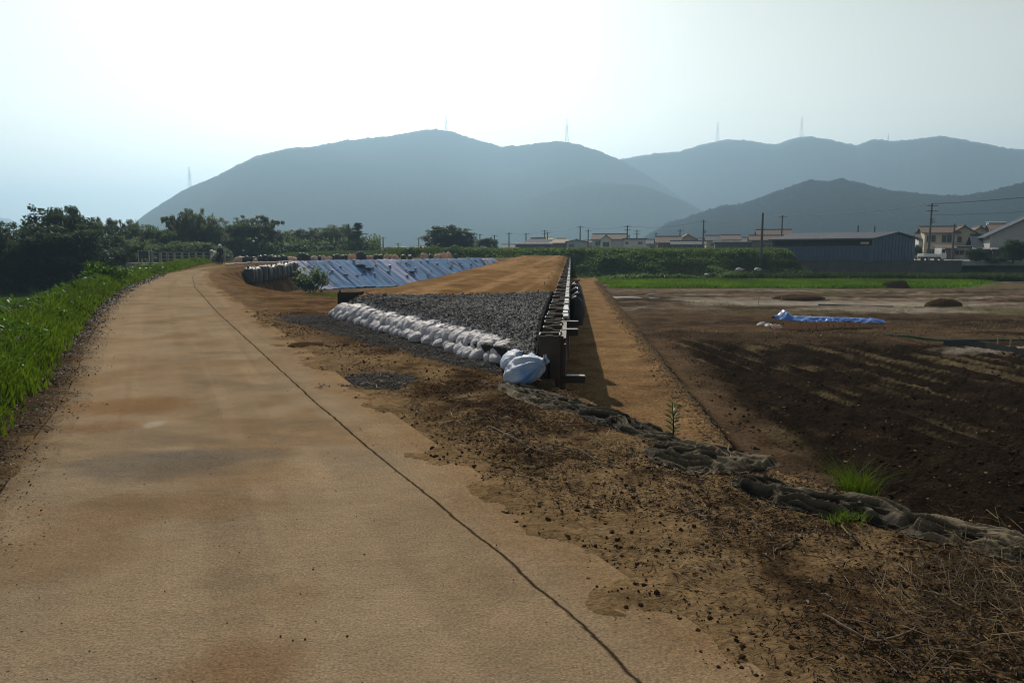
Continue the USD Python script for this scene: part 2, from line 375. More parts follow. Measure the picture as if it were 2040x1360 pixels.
# crest of the old levee, along which the tarpaulins hang
TA, TB, TC = np.array([-17.7, 47.5]), np.array([-19.3, 63.5]), np.array([-2.0, 78.5])
TL = np.vstack([[xRR(y) + 0.5, y] for y in (10, 20, 30, 38, 43)] + [TA, TB, TC, [9.0, 88.0], [30.0, 104.0]])
RUN = np.array([5, 6, 6, 5, 4, 1.0, 4.6, 4.6, 4.6, 4.6.__float__()])
def crest(x, y):
    """(signed distance in front of the crest line, run of the slope there)"""
    x = np.asarray(x, float); y = np.asarray(y, float)
    best = np.full(x.shape, 1e9); sd = np.zeros(x.shape); run = np.ones(x.shape)
    for i in range(len(TL) - 1):
        a, b = TL[i], TL[i + 1]
        d = b - a; L2 = d @ d
        t = np.clip(((x - a[0]) * d[0] + (y - a[1]) * d[1]) / L2, 0, 1)
        qx, qy = x - a[0] - t * d[0], y - a[1] - t * d[1]
        dist = np.hypot(qx, qy)
        s = np.sign(d[1] * (x - a[0]) - d[0] * (y - a[1]))
        m = dist < best
        best = np.where(m, dist, best); sd = np.where(m, dist * s, sd); run = np.where(m, RUN[i] + (RUN[i + 1] - RUN[i]) * t if i < 5 else RUN[i + 1] if i > 5 else 1.0, run)
    return sd, run

def U(x, y):
    """top of the embankment left of the wall"""
    x = np.asarray(x, float); y = np.asarray(y, float)
    low = -1.95 * sstep(17, 47, y)
    sd, run = crest(x, y)
    ztop = 0.2 * sstep(45, 62, y)
    s = np.maximum(sd, 0)
    w = 1 - np.clip(s / run, 0, 1)
    w = w * w * (3 - 2 * w) * 0.5 + w * 0.5
    z = low + (ztop - low) * w
    step = (y > 46.5) & (y < 64.5) & (sd > 0.25) & (sd < 30) & (x < -8)
    zst = low + np.maximum(0, 1 - np.maximum(s - 0.25, 0) / 4.5) * np.maximum(-0.75 - low, 0)
    seg = sstep(46.5, 47.5, y) * (1 - sstep(62.8, 63.6, y + (x + 19.3) * 0.7))
    z = np.where(step & (seg > 0.5), np.minimum(z, zst), z)
    # rough soil right of the road, a lip of it lying over the slab edge
    right = sstep(-0.9, 0.3, x - xRR(y)) * (1 - sstep(60, 66, y))
    e = x - xRR(y)
    z = z + right * ((fb(x, y, 1.1, 4, 3) - 0.5) * 0.09 + (fb(x, y, 5.5, 4, 4) - 0.5) * 0.07)
    z = z + (np.exp(-(e / 0.7) ** 2) * (fb(x, y, 2.2, 5, 5) - 0.5) * 0.075 - 0.03 * (1 - sstep(-0.75, 0.25, e)) * (e > -1.2)) * (y < 62)
    el = xRL(y) - x
    z = z + np.exp(-((el - 0.1) / 0.45) ** 2) * ((fb(x, y, 2.4, 5, 6) - 0.45) * 0.10) * (y < 62)
    return z

def G(x, y):
    """the low ground"""
    x = np.asarray(x, float); y = np.asarray(y, float)
    r = np.hypot(x, y)
    z = np.full(x.shape, -2.35)
    xr = x - KW * y
    # construction path at the foot of the wall
    edge = 2.72 + 0.12 * (fb(0 * x, y, 0.35, 2, 9) - 0.5)
    onp = (y > 2) & (y < 87)
    path = 1 - sstep(edge, edge + 0.75, xr)
    path = path * sstep(-9, -6, xr) * (1 - sstep(84, 88, y)) * (y > -20)
    z = z + 0.36 * path
    z = z + np.exp(-((xr - edge - 0.02) / 0.16) ** 2) * 0.07 * onp * (0.4 + fb(x, y, 1.6, 2, 10)) 
    z = z + path * (fb(x, y, 2.0, 3, 11) - 0.5) * 0.05
    # ploughed dark field with furrows running away from the viewer
    fld = sstep(edge + 0.5, edge + 2.0, xr) * (1 - sstep(28, 32, y + 0.10 * (x - 10)))
    fx = x + 0.115 * y
    z = z + fld * ((0.5 + 0.5 * np.cos(fx * 2 * np.pi / 0.85 + 2.0 * fb(x, y, 0.15, 2, 12))) * 0.11 + (fb(x, y, 2.6, 4, 13) - 0.5) * 0.20 + (fb(x, y, 7.0, 3, 19) - 0.5) * 0.12)
    # churned mud beyond it
    mud = sstep(29, 33, y + 0.10 * (x - 10)) * (1 - sstep(64, 69, y)) * sstep(edge + 0.5, edge + 2.0, xr)
    ridge = 1 - np.abs(2 * fb(x * 0.35 + 0.3 * y, y * 1.3, 0.16, 4, 14) - 1)
    z = z + mud * ((ridge - 0.7) * 0.55 + (fb(x, y, 1.2, 3, 15) - 0.5) * 0.22)
    flat = mud * np.exp(-((y - 51 + 0.12 * (x - 22)) / 3.2) ** 2) * sstep(11, 15, x) * (1 - sstep(28, 34, x))
    z = z * (1 - flat) + flat * (-2.42)
    # grassed levee across the end, village behind it
    lv = sstep(86.5, 95.0, y - 0.03 * x + 1.2 * (fb(x, y, 0.3, 2, 16) - 0.5)) * sstep(-60, -20, x + 0.3 * (y - 90)) * (1 - sstep(35.5, 37.5, x - 0.04 * (y - 90)))
    z = z + lv * (3.35 - 0.9 * sstep(104, 118, y))
    vil = sstep(104, 106.5, y) * sstep(35.0, 37.0, x - 0.04 * (y - 90))
    vil = np.where((x < 60) & (y < 108), 0, vil)
    z = np.where(lv < 0.02, z + vil * 1.9, z)
    z = z + (0.45 + 2.35 - 1.9 * (1 - sstep(106, 108, y))) * 0 
    far = sstep(125, 150, y) * (x > -80)
    z = z * (1 - far) + far * 0.35
    left = (x < xRL(np.clip(y, -6, 100)) - 4) & (y < 140)
    z = z + np.where(left, (fb(x, y, 0.25, 3, 17) - 0.5) * 0.5, 0.0)
    return z

# ------------------------------------------------------------------ the low ground: one sheet to beyond the hills
C_TAN, C_DARK, C_MUD, C_GREY = np.array([0.265, 0.163, 0.08]), np.array([0.021, 0.0148, 0.0100]), np.array([0.14, 0.10, 0.066]), np.array([0.29, 0.25, 0.20])
C_BROWN, C_GRASS, C_RICE, C_STRAW = np.array([0.085, 0.056, 0.034]), np.array([0.045, 0.075, 0.02]), np.array([0.07, 0.13, 0.025]), np.array([0.22, 0.17, 0.09])
def mixc(c, d, w):
    return c + (d - c) * np.clip(w, 0, 1)[:, None]

def build_low_ground():
    th = np.concatenate([np.linspace(-180, -52, 34)[:-1], np.linspace(-52, -4, 150)[:-1], np.linspace(-4, 46, 460)[:-1], np.linspace(46, 180, 34)])
    th = np.radians(th)
    r = np.concatenate([np.linspace(0.6, 8, 14)[:-1], np.geomspace(8, 110, 300)[:-1], np.geomspace(110, 5200, 60)])
    R, T = np.meshgrid(r, th, indexing='ij')
    x, y = R * np.sin(T), R * np.cos(T)
    z = G(x, y)
    v = np.stack([x, y, z], -1).reshape(-1, 3)
    f = grid_faces(len(r), len(th))[:, ::-1]
    X, Y = v[:, 0], v[:, 1]
    xr = X - KW * Y
    n1, n2, n3 = fb(X, Y, 0.25, 4, 21), fb(X, Y, 1.1, 4, 22), fb(X, Y, 0.06, 3, 23)
    c = np.tile(C_GRASS, (len(v), 1))
    c = mixc(c, np.array([0.05, 0.06, 0.025]), sstep(130, 160, np.hypot(X, Y)) * 0.6)
    right = xr > -6
    e = 2.72
    c = mixc(c, C_DARK, right * (1 - sstep(84, 87, Y)) * (Y > -30))
    # furrow streaks of paler dry soil
    fx = X + 0.115 * Y
    st = fb(fx * 3.4, Y * 0.13, 1.0, 4, 24)
    c = mixc(c, C_STRAW * 0.85, right * sstep(0.53, 0.62, st) * sstep(0.40, 0.60, fb(X, Y, 0.6, 5, 30)) * sstep(11, 18, Y) * 0.6 * (Y < 33))
    c = mixc(c, C_BROWN, right * sstep(0.5, 0.8, n2) * 0.25 * (Y < 33))
    c = mixc(c, C_BROWN * 1.5, right * sstep(e + 0.4, e + 0.7, xr) * (1 - sstep(e + 0.9, e + 2.2, xr + 1.6 * (n2 - 0.5))) * 0.85)
    # mud flats beyond the field
    m = right * sstep(28, 33, Y + 0.1 * (X - 10) + 6 * (n1 - 0.5)) * (1 - sstep(84, 86, Y))
    c = mixc(c, C_BROWN * 1.25, m)
    c = mixc(c, C_MUD, m * sstep(40, 47, Y + 0.1 * (X - 14) + 5 * (n1 - 0.5)))
    c = mixc(c, C_MUD * 1.15, m * sstep(0.55, 0.7, fb(X * 0.35, Y, 0.5, 4, 25)) * sstep(30, 44, Y))
    c = mixc(c, C_DARK * 2.5, m * sstep(0.52, 0.60, fb(X * 0.16, Y * 1.1, 0.9, 4, 28)) * 0.75 * (1 - sstep(60, 66, Y)))
    c = mixc(c, C_GREY, m * sstep(0.56, 0.64, fb(X * 0.14, Y * 0.9, 0.9, 4, 29)) * 0.7 * sstep(40, 46, Y))
    c = mixc(c, C_DARK * 1.6, m * sstep(0.56, 0.68, fb(X * 0.3, Y * 1.4, 0.42, 4, 26)) * 0.8)
    c = mixc(c, C_GREY, right * np.exp(-((Y - 51 + 0.12 * (X - 22)) / 3.0) ** 4) * sstep(11.5, 13.5, X + 2 * (n2 - 0.5)) * (1 - sstep(28, 34, X)) * 0.95)
    c = mixc(c, C_GREY * 0.95, right * np.exp(-((Y - 44.5 - 0.03 * X + 1.2 * (n2 - 0.5)) / 2.0) ** 2) * sstep(16, 23, X))
    pq = at_z(2010, 702, -2.35); c = mixc(c, C_GREY * 0.85, right * (1 - sstep(0.6, 1.1, np.hypot((X - pq[0] - 1.5) / 4.2, (Y - pq[1]) / 1.5) + 0.9 * (n2 - 0.5))))
    c = mixc(c, np.array([0.10, 0.095, 0.04]), m * sstep(0.60, 0.72, fb(X * 0.5, Y, 0.3, 4, 27)) * 0.8 * sstep(33, 40, Y))
    # rice and grass
    rice = right * sstep(69, 70.5, Y + 1.0 * (n1 - 0.5)) * (1 - sstep(89, 91, Y)) * sstep(10.3, 11.3, X - 0.03 * (Y - 80) + 1.2 * (n2 - 0.5))
    rice = rice * (1 - sstep(42, 46, X - 0.9 * (Y - 70)) * (Y < 84))
    c = mixc(c, C_RICE, rice)
    c = mixc(c, C_GRASS, right * (1 - rice) * sstep(84, 87, Y))
    # path
    p = (1 - sstep(e, e + 0.45, xr + 0.25 * (n2 - 0.5))) * (xr > -3) * (Y < 87) * (Y > -10)
    c = mixc(c, C_TAN, p)
    c = mixc(c, C_BROWN * 1.4, p * sstep(0.55, 0.7, n2) * 0.35)
    # riverside
    lf = (xr < -6) & (Y > 110)
    obj('ground', (v, f), 'field', col=np.clip(c, 0, 1), kind='structure', label='low ground of dark ploughed soil, mud and fields right of the embankment', cat='ground')
build_low_ground()

# ------------------------------------------------------------------ the embankment that carries the road
def build_embankment():
    ys = np.concatenate([np.linspace(-6, 2.3, 12)[:-1], np.arange(2.3, 9.6, 0.045), np.arange(9.6, 30, 0.13), np.arange(30, 100.1, 0.4)])
    cols = []
    tl, ts, tr, tR, te = (np.linspace(0, 1, k) for k in (14, 10, 6, 190, 10))
    rows = []
    for y in ys:
        a, b, xr = float(xRL(y)), float(xRR(y)) - (0.9 if y < 60 else 0.0), float(xRight(y))
        sh = a - 1.3 - 0.5 * (y > 40)
        if y > 64.5:
            b = max(b, a + 3.5)
        toe = sh - 4.6
        end = xr + (3.5 if y < Y_CORNER else 0.02)
        rows.append(np.concatenate([lerp(toe, sh, tl)[:-1], lerp(sh, a, ts)[:-1], lerp(a, b, tr)[:-1], lerp(b, xr, tR)[:-1], lerp(xr, end, te)]))
    x = np.array(rows); y = np.repeat(ys[:, None], x.shape[1], 1)
    z = U(x, y)
    n0, n1, n2, n3 = 13, 9, 5, 189
    A = np.arange(x.shape[1])
    k = np.zeros(x.shape[1]); k[:n0] = 1 - A[:n0] / n0
    z = z - (k * 2.75)[None, :] ** 1.0 + ((k > 0) * 1.0)[None, :] * (fb(x, y, 0.9, 3, 31) - 0.5) * 0.35
    z[:, n0:n0 + n1] += (fb(x, y, 1.5, 3, 32)[:, n0:n0 + n1] - 0.5) * 0.10 * np.linspace(1, 0.3, n1)[None, :]
    road = slice(n0 + n1 + 1, n0 + n1 + n2)
    z[:, road] -= 0.2                                    # the slabs lie here
    ke = np.clip((A - (n0 + n1 + n2 + n3)) / 9.0, 0, 1)
    z = z * (1 - ke)[None, :] + (-2.6) * ke[None, :]
    v = np.stack([x, y, z], -1).reshape(-1, 3)
    X, Y = v[:, 0], v[:, 1]
    nA, nB, nC = fb(X, Y, 0.55, 4, 33), fb(X, Y, 2.2, 5, 34), fb(X, Y, 7.0, 4, 35)
    e = X - xRR(Y)
    c = np.tile(np.array([0.205, 0.135, 0.07]), (len(v), 1))
    c = mixc(c, np.array([0.085, 0.052, 0.027]), sstep(0.42, 0.62, 0.55 * nB + 0.45 * nA) * sstep(0.15, 0.9, e + 0.8 * (nB - 0.5)))
    c = mixc(c, np.array([0.04, 0.026, 0.016]), sstep(0.50, 0.62, 0.5 * nC + 0.5 * nB) * 0.8 * sstep(0.2, 1.0, e))
    # red brown soil beyond the gravel
    c = mixc(c, np.array([0.135, 0.07, 0.032]), sstep(11, 16, Y) * (0.55 + 0.5 * (nA - 0.5)) * (e > 0.2))
    c = mixc(c, np.array([0.08, 0.05, 0.03]), sstep(0.5, 0.62, nB) * sstep(11, 14, Y) * 0.75 * (e > 0.1))
    c = mixc(c, np.array([0.20, 0.135, 0.08]), np.exp(-((e - 0.5) / 0.5) ** 2) * 0.5 * (Y > 9))
    # gravel strewn in front of the sandbags and a patch beside the slab
    gb = gravel_mask(X, Y, nB)
    c = mixc(c, np.array([0.055, 0.05, 0.045]), gb)
    # verge left of the road
    el = xRL(Y) - X
    c = mixc(c, np.array([0.075, 0.05, 0.03]), sstep(-0.1, 0.15, el))
    c = mixc(c, C_GRASS * 0.8, sstep(0.35, 0.8, el + 0.5 * (nB - 0.5)))
    top = (Y > 60) & (e > 0)
    c = mixc(c, np.array([0.2, 0.15, 0.1]), top * 0.5)
    obj('embankment', (v, grid_faces(*x.shape)), 'soil', col=np.clip(c, 0, 1), kind='structure', label='earth embankment with bare brown soil beside the concrete road', cat='embankment')

BAG_A, BAG_B = at_z(668, 628, 0.0)[:2], at_z(1000, 722, 0.0)[:2]      # sandbag row, far and near end
BAG_C = at_z(1060, 752, 0.0)[:2]
def bag_dist(x, y):
    """distance in front (towards the road) of the sandbag row and position along it"""
    d = BAG_C - BAG_A; Ln = np.linalg.norm(d); d = d / Ln
    t = (x - BAG_A[0]) * d[0] + (y - BAG_A[1]) * d[1]
    s = -((x - BAG_A[0]) * (-d[1]) + (y - BAG_A[1]) * d[0])
    return s, t / Ln
GP = at_z(735, 756, 0.0)[:2]
def gravel_mask(x, y, n):
    s, t = bag_dist(x, y)
    w = 0.22 + 1.35 * (1 - np.clip(t, 0, 1)) ** 0.8
    a = (1 - sstep(0.75, 1.0, s / w + 0.7 * (n - 0.5))) * (s > -1.0) * sstep(-0.12, 0.02, t) * (1 - sstep(1.0, 1.06, t))
    b = 1 - sstep(0.75, 1.1, np.hypot((x - GP[0]) / 0.62, (y - GP[1]) / 0.62) + 0.8 * (n - 0.5))
    return np.maximum(a, b)
build_embankment()

# ------------------------------------------------------------------ the concrete road: two pours with an open joint between them
def build_road():
    road = tag(thing('road'), 'narrow dusty concrete levee road with an open joint near its right edge', 'road', kind='structure')
    ys = np.concatenate([np.linspace(-6, 2.3, 10)[:-1], np.geomspace(2.3, 70, 620)])
    jit = (fb(ys, ys * 0, 3.0, 5, 41) - 0.5) * 0.05 + (fb(ys, ys * 0, 14.0, 3, 42) - 0.5) * 0.024
    wid = 0.003 + 0.012 * fb(ys, ys * 0 + 5, 2.5, 4, 43)
    jx = np.where(ys < CR[-1, 1], xCR(ys), xRR(ys) - 0.75)
    jx = jx + jit
    wid = np.where(ys > CR[-1, 1] * 1.02, 0.002, wid)
    for k in (0, 1):
        a = xRL(ys) if k == 0 else jx + wid
        b = jx - wid * 0.3 if k == 0 else xRR(ys) + 0.12
        b = np.maximum(b, a + 0.3)
        nc = 130 if k == 0 else 36
        t = np.linspace(0, 1, nc)
        x = a[:, None] + (b - a)[:, None] * t[None]
        y = np.repeat(ys[:, None], nc, 1)
        z = (fb(x, y, 0.8, 3, 44) - 0.5) * 0.012
        z = z - 0.0035 * k
        v = np.stack([x, y, z], -1)
        lo0, lo1 = v[:, :1].copy(), v[:, -1:].copy()
        lo0[..., 2] = lo1[..., 2] = -0.16
        V = np.concatenate([lo0, v, lo1], 1)
        sh = V.shape[:2]
        P = V.reshape(-1, 3)
        X, Y = P[:, 0], P[:, 1]
        n1, n2, n3 = fb(X, Y, 0.5, 4, 45), fb(X, Y, 1.7, 5, 46), fb(X, Y, 6.0, 4, 47)
        c = np.tile(np.array([0.29, 0.213, 0.135]), (len(P), 1))
        c = mixc(c, np.array([0.185, 0.155, 0.12]), sstep(0.48, 0.66, n2) * 0.22)           # bare grey concrete
        c = mixc(c, np.array([0.20, 0.125, 0.065]), sstep(0.50, 0.68, n1) * 0.25)
        tc = (X - xRL(Y)) / (xRR(Y) - xRL(Y))
        tw = fb(tc * 9, Y * 0.12, 1.0, 4, 48)
        c = mixc(c, np.array([0.33, 0.24, 0.15]), sstep(0.52, 0.66, tw) * 0.45)
        c = mixc(c, np.array([0.21, 0.15, 0.095]), sstep(0.54, 0.66, fb(tc * 13, Y * 0.10, 1.0, 4, 49)) * 0.4)            # red dust
        m6 = fb(X, Y, 1.0, 7, 62); m7 = fb(X * 0.6 + Y * 0.25, Y * 1.4, 1.3, 6, 63)
        c = mixc(c, np.array([0.215, 0.135, 0.072]), sstep(0.50, 0.66, m6) * 0.55)
        c = mixc(c, np.array([0.165, 0.125, 0.085]), sstep(0.54, 0.68, m7) * 0.5)
        c = mixc(c, np.array([0.33, 0.24, 0.15]), sstep(0.56, 0.68, fb(X, Y, 2.6, 5, 64)) * 0.3)
        def stain(px, py, rx, ry, col, w, seed):
            nonlocal c
            q = at_z(px, py, 0)
            d = np.hypot((X - q[0]) / rx, (Y - q[1]) / ry) + 1.1 * (fb(X, Y, 2.0, 4, seed) - 0.5) + 0.5 * (fb(X, Y, 9.0, 3, seed + 1) - 0.5)
            c = mixc(c, np.array(col), (1 - sstep(0.35, 1.1, d)) * w * 0.85)
        stain(265, 805, 0.85, 0.55, (0.20, 0.105, 0.045), 0.75, 51)
        stain(190, 850, 0.5, 0.3, (0.19, 0.10, 0.05), 0.6, 52)
        stain(290, 925, 0.95, 0.42, (0.125, 0.11, 0.092), 0.75, 53)
        stain(420, 905, 0.7, 0.2, (0.13, 0.115, 0.095), 0.6, 54)
        stain(1410, 1265, 0.16, 0.10, (0.14, 0.075, 0.03), 0.85, 55)
        stain(330, 1010, 0.8, 0.3, (0.20, 0.12, 0.06), 0.55, 56)
        stain(120, 1100, 0.5, 0.5, (0.20, 0.12, 0.06), 0.5, 57)
        stain(500, 1320, 0.28, 0.22, (0.18, 0.10, 0.05), 0.5, 58)
        stain(305, 845, 0.1, 0.16, (0.38, 0.35, 0.29), 0.6, 60)
        c = mixc(c, np.array([0.25, 0.16, 0.085]), np.clip(1 - (xRR(Y) - X) / 0.35, 0, 1) * 0.7)
        c = mixc(c, np.array([0.14, 0.095, 0.055]), np.clip(1 - (X - xRL(Y)) / 0.22 + 1.5 * (n3 - 0.5), 0, 1) * 0.8)
        obj('slab', (P, grid_faces(*sh)), 'road', road, col=np.clip(c, 0, 1))
build_road()

# ------------------------------------------------------------------ the filled cofferdam behind the wall
Y_END = 82.0
def ZP(x, y):
    s, t = bag_dist(x, y)
    z = 0.06 + 0.30 * sstep(0.05, 1.3, -s) + 0.22 * sstep(30, 82, y) + 0.10 * (1 - sstep(17, 20, y)) * sstep(-2.5, -0.5, x - XW(y))
    return z + (fb(x, y, 0.8, 4, 71) - 0.5) * 0.10 + (fb(x, y, 3.5, 3, 72) - 0.5) * 0.05
def xPL(y):
    y = np.asarray(y, float)
    d = BAG_C - BAG_A
    xb = BAG_A[0] + (y - BAG_A[1]) * d[0] / d[1] + 0.14
    return np.where(y < BAG_A[1] + 0.2, np.maximum(xb, XW(y) - 5.35), XW(y) - 5.35 + 0.1 * (fb(y, y * 0, 0.4, 2, 73) - 0.5))
def gravel_edge(x, y):
    return 18.3 + 0.35 * (x + 2) * 0 + 1.6 * (fb(x, y * 0, 0.7, 4, 74) - 0.5)
def build_cofferdam():
    ys = np.concatenate([np.arange(BAG_C[1] - 0.1, 30, 0.09), np.arange(30, Y_END + 0.01, 0.35)])
    nc = 90
    t = np.linspace(0, 1, nc)
    a, b = xPL(ys), XW(ys) - 0.30
    b = np.maximum(b, a + 0.02)
    x = a[:, None] + (b - a)[:, None] * t[None]
    y = np.repeat(ys[:, None], nc, 1)
    z = ZP(x, y)
    n = fb(x, y, 2.2, 4, 75)
    ge = gravel_edge(x, y)
    gr = 1 - sstep(-0.35, 0.35, y - ge + 1.2 * (n - 0.5))
    z += gr * (fb(x, y, 11.0, 3, 76) - 0.5) * 0.05 + 0.05 * gr
    u = (x - XW(y))
    for off in (-2.2, -3.3):                                   # wheel ruts
        ux = u - off - 0.03 * (y - 20) - 0.35 * np.sin(y * 0.09)
        z -= (1 - gr) * 0.045 * np.exp(-(ux / 0.18) ** 2) * (y < 60)
    z = z - 0.22 * sstep(-0.75, -0.32, u) * sstep(19, 24, y)      # hollow beside the piles
    v = np.stack([x, y, z], -1)
    lo0, lo1 = v[:, :1].copy(), v[:, -1:].copy()
    lo0[..., 2] = np.where(ys > 17.5, -2.3, -0.15)[:, None]; lo1[..., 2] = -2.0
    V = np.concatenate([lo0, v, lo1], 1)
    last = V[-1:].copy(); last[..., 1] += 2.5; last[..., 2] = np.minimum(last[..., 2], -2.0)
    V = np.concatenate([V, last], 0)
    P = V.reshape(-1, 3); X, Y = P[:, 0], P[:, 1]
    n2, n4 = fb(X, Y, 2.2, 4, 75), fb(X, Y, 0.5, 4, 77)
    c = np.tile(np.array([0.25, 0.15, 0.07]), (len(P), 1))
    c = mixc(c, np.array([0.16, 0.09, 0.042]), sstep(0.45, 0.62, n4) * 0.7)
    uu = X - XW(Y)
    c = mixc(c, np.array([0.33, 0.20, 0.10]), sstep(0.50, 0.66, fb(uu * 1.6 - 0.05 * Y, Y * 0.06, 1.0, 4, 78)) * 0.8)
    c = mixc(c, np.array([0.12, 0.07, 0.04]), sstep(0.56, 0.68, n2) * 0.5)
    g = 1 - sstep(-0.3, 0.3, Y - gravel_edge(X, Y) + 1.2 * (n2 - 0.5))
    c = mixc(c, np.array([0.04, 0.039, 0.039]), g)
    obj('cofferdam_fill', (P, grid_faces(*V.shape[:2])), 'fill', col=np.clip(c, 0, 1), kind='structure', label='tan earth fill of the temporary dam between the wall and the tarpaulins', cat='earth fill')
build_cofferdam()

# ------------------------------------------------------------------ hills
def build_hill(name, sky_pts, D, front, back, zb, seed, rough, col, label, spur=0.22, cs=0.08, na=520, nt=64):
    P = np.array(sky_pts, float)
    az = np.arctan2((P[:, 0] - CX) / F, 1.0)
    zr = np.array([at_y(px, py, D * math.cos(a))[2] for (px, py), a in zip(sky_pts, az)])
    a = np.linspace(az[0], az[-1], na)
    h = np.interp(a, az, zr)
    kern = np.hanning(7); kern /= kern.sum()
    h = np.convolve(np.pad(h, 3, mode='edge'), kern, 'valid')
    t = np.concatenate([np.linspace(0, 1, nt), 1 + np.linspace(0, 1, nt // 3)[1:]])
    A, T = np.meshgrid(a, t)
    R = np.where(T <= 1, D - front * (1 - T), D + back * (T - 1))
    x, y = R * np.sin(A), R * np.cos(A)
    prof = np.where(T <= 1, np.sin(np.clip(T, 0, 1) * np.pi / 2) ** 1.25, np.cos(np.clip(T - 1, 0, 1) * np.pi / 2))
    sp = 1 - np.abs(2 * fb(x, y, 3.0 / D, 4, seed) - 1)
    w = np.sin(np.clip(T, 0, 1) * np.pi) * (T <= 1)
    z = zb + (h[None] - zb) * np.clip(prof * (1 + spur * w * (sp - 0.75) * 1.6), 0, 1.0)
    z = np.where(T < 0.97, np.minimum(z, 1.6 + (h[None] - 1.6) * R / D * 0.985), z)
    tree = fb(x, y, cs, 3, seed + 1) - 0.5
    z = z + rough * (tree * 1.1 + (fb(x, y, cs * 2.7, 2, seed + 2) - 0.5) * 0.9) * sstep(0.0, 0.08, T)
    z[0] -= 30; z[-1] -= 30
    v = np.stack([x, y, z], -1).reshape(-1, 3)
    c = np.tile(np.array(col), (len(v), 1)) * (0.75 + 0.5 * fb(v[:, 0], v[:, 1], cs * 0.4, 4, seed + 3))[:, None]
    obj(name, (v, grid_faces(*A.shape)[:, ::-1] if False else grid_faces(*A.shape)), 'hill', col=c, kind='structure', label=label, cat='hill')
    from scipy.interpolate import RegularGridInterpolator
    rgi = RegularGridInterpolator((t, a), z, bounds_error=False, fill_value=None)
    return lambda aa, tq: rgi(np.stack([tq, aa], -1))
SK_A = [(120, 520), (200, 492), (270, 452), (300, 427), (340, 402), (380, 378), (440, 353), (480, 332), (520, 314), (575, 298), (640, 292), (700, 281), (780, 273), (840, 262), (870, 258), (900, 262), (940, 275),
        (1000, 293), (1050, 288), (1110, 281), (1150, 288), (1200, 306), (1235, 322), (1290, 352), (1340, 385), (1400, 425), (1480, 470)]
SK_B = [(1010, 380), (1100, 345), (1180, 326), (1232, 318), (1300, 306), (1340, 304), (1400, 286), (1440, 279), (1480, 281), (1530, 289), (1570, 276), (1600, 272), (1640, 280), (1690, 291), (1720, 278), (1760, 283),
        (1810, 277), (1850, 272), (1900, 280), (1960, 292), (2000, 299), (2040, 296), (2120, 300), (2250, 330), (2400, 380)]
SK_C = [(1240, 500), (1290, 472), (1330, 448), (1400, 427), (1440, 413), (1462, 414), (1500, 401), (1560, 379), (1600, 364), (1640, 367), (1665, 361), (1700, 369), (1740, 381), (1800, 389), (1850, 395), (1900, 396),
        (1950, 388), (2000, 374), (2040, 366), (2120, 350), (2300, 362), (2500, 400)]
SK_D = [(-400, 470), (-200, 440), (-60, 436), (0, 432), (30, 435), (50, 445), (80, 468), (110, 486), (140, 500)]
build_hill('distant_mountain', SK_D, 4600, 900, 500, -2, 81, 4, (0.035, 0.055, 0.03), 'faint pale mountain low on the left edge behind the trees', na=160, nt=30)
ridge_b = build_hill('mountain_ridge', SK_B, 2550, 800, 500, -2, 84, 6, (0.03, 0.046, 0.026), 'long hazy forested ridge on the right behind the darker small hill', spur=0.5, na=620)
ridge_a = build_hill('mountain', SK_A, 2000, 850, 500, -2, 87, 6, (0.03, 0.046, 0.026), 'large blue hazy forested mountain in the middle behind the embankment', spur=0.6, na=700)
HILL_C = build_hill('small_hill', SK_C, 1080, 380, 300, -1, 91, 4.5, (0.02, 0.028, 0.013), 'dark wooded small hill behind the village on the right', cs=0.075, na=640)
# ================================================================== things near the wall
def near_label_rank(i, n):
    return nth(i + 1)

# ------------------------------------------------------------------ steel sheet piles
PW, PD, TH = 0.30, 0.25, 0.016
def pan(left):
    """one trough-shaped pile: web and two slanting flanges; the wall line is x = 0"""
    s = -PD if left else 0.0
    o = 0.0 if left else -PD
    pts = [(-0.125 if left else o, -PW / 2), (s, -PW * 0.30), (s, PW * 0.30), (-0.125 if left else o, PW / 2)]
    if not left:
        pts = [(-0.125, -PW / 2), (0.0, -PW * 0.30), (0.0, PW * 0.30), (-0.125, PW / 2)]
    from shapely.geometry import LineString
    poly = LineString(pts).buffer(TH / 2, cap_style=2, join_style=2)
    return trimesh.creation.extrude_polygon(poly, 2.95, engine='earcut')
for nm, lf in (('pile_a', True), ('pile_b', False)):
    pr = proto(nm)
    m = pan(lf); m.apply_translation((0, 0, -2.95))
    obj('web', m, 'steel', pr)
    rim = pan(lf); rim.apply_scale((1.0, 1.0, 0.008 / 2.95)); 
    obj('top_edge', rim, 'steel_edge', pr)
PA, PB = stage.GetPrimAtPath('/World/kinds/pile_a'), stage.GetPrimAtPath('/World/kinds/pile_b')
WANG = -math.atan(KW)
npile = int((Y_END + 1.0 - Y_PILE - 0.5) / PW)
for i in range(npile):
    y = Y_PILE + 0.42 + i * PW
    rr = random.Random(900 + i)
    lab = f'rusty steel sheet pile, {nth(i + 1)} behind the tall box pile at the near end' if i < 40 else 'rusty steel sheet pile far along the wall towards the grassed levee'
    copy_of(PA if i % 2 == 0 else PB, 'sheet_pile', lab, 'sheet pile', (float(XW(y)) + rr.uniform(-0.008, 0.008), y, 0.50 + rr.uniform(-0.03, 0.03)), WANG, 'sheet piles of the wall')
bp = thing('box_pile', 'tall rusty box pile at the near end of the wall beside the blue sack', 'sheet pile', (float(XW(Y_PILE + 0.1)), Y_PILE + 0.1, 0.0), WANG)
b = MB()
for c, s in (((-0.255, 0, -0.94), (TH, 0.26, 2.92)), ((-0.008, 0, -0.94), (TH, 0.26, 2.92)), ((-0.131, -0.138, -0.94), (0.262, TH, 2.92)), ((-0.131, 0.138, -0.94), (0.262, TH, 2.92))):
    b.box(c, s)
obj('casing', b.get(), 'steel', bp)
b = MB()
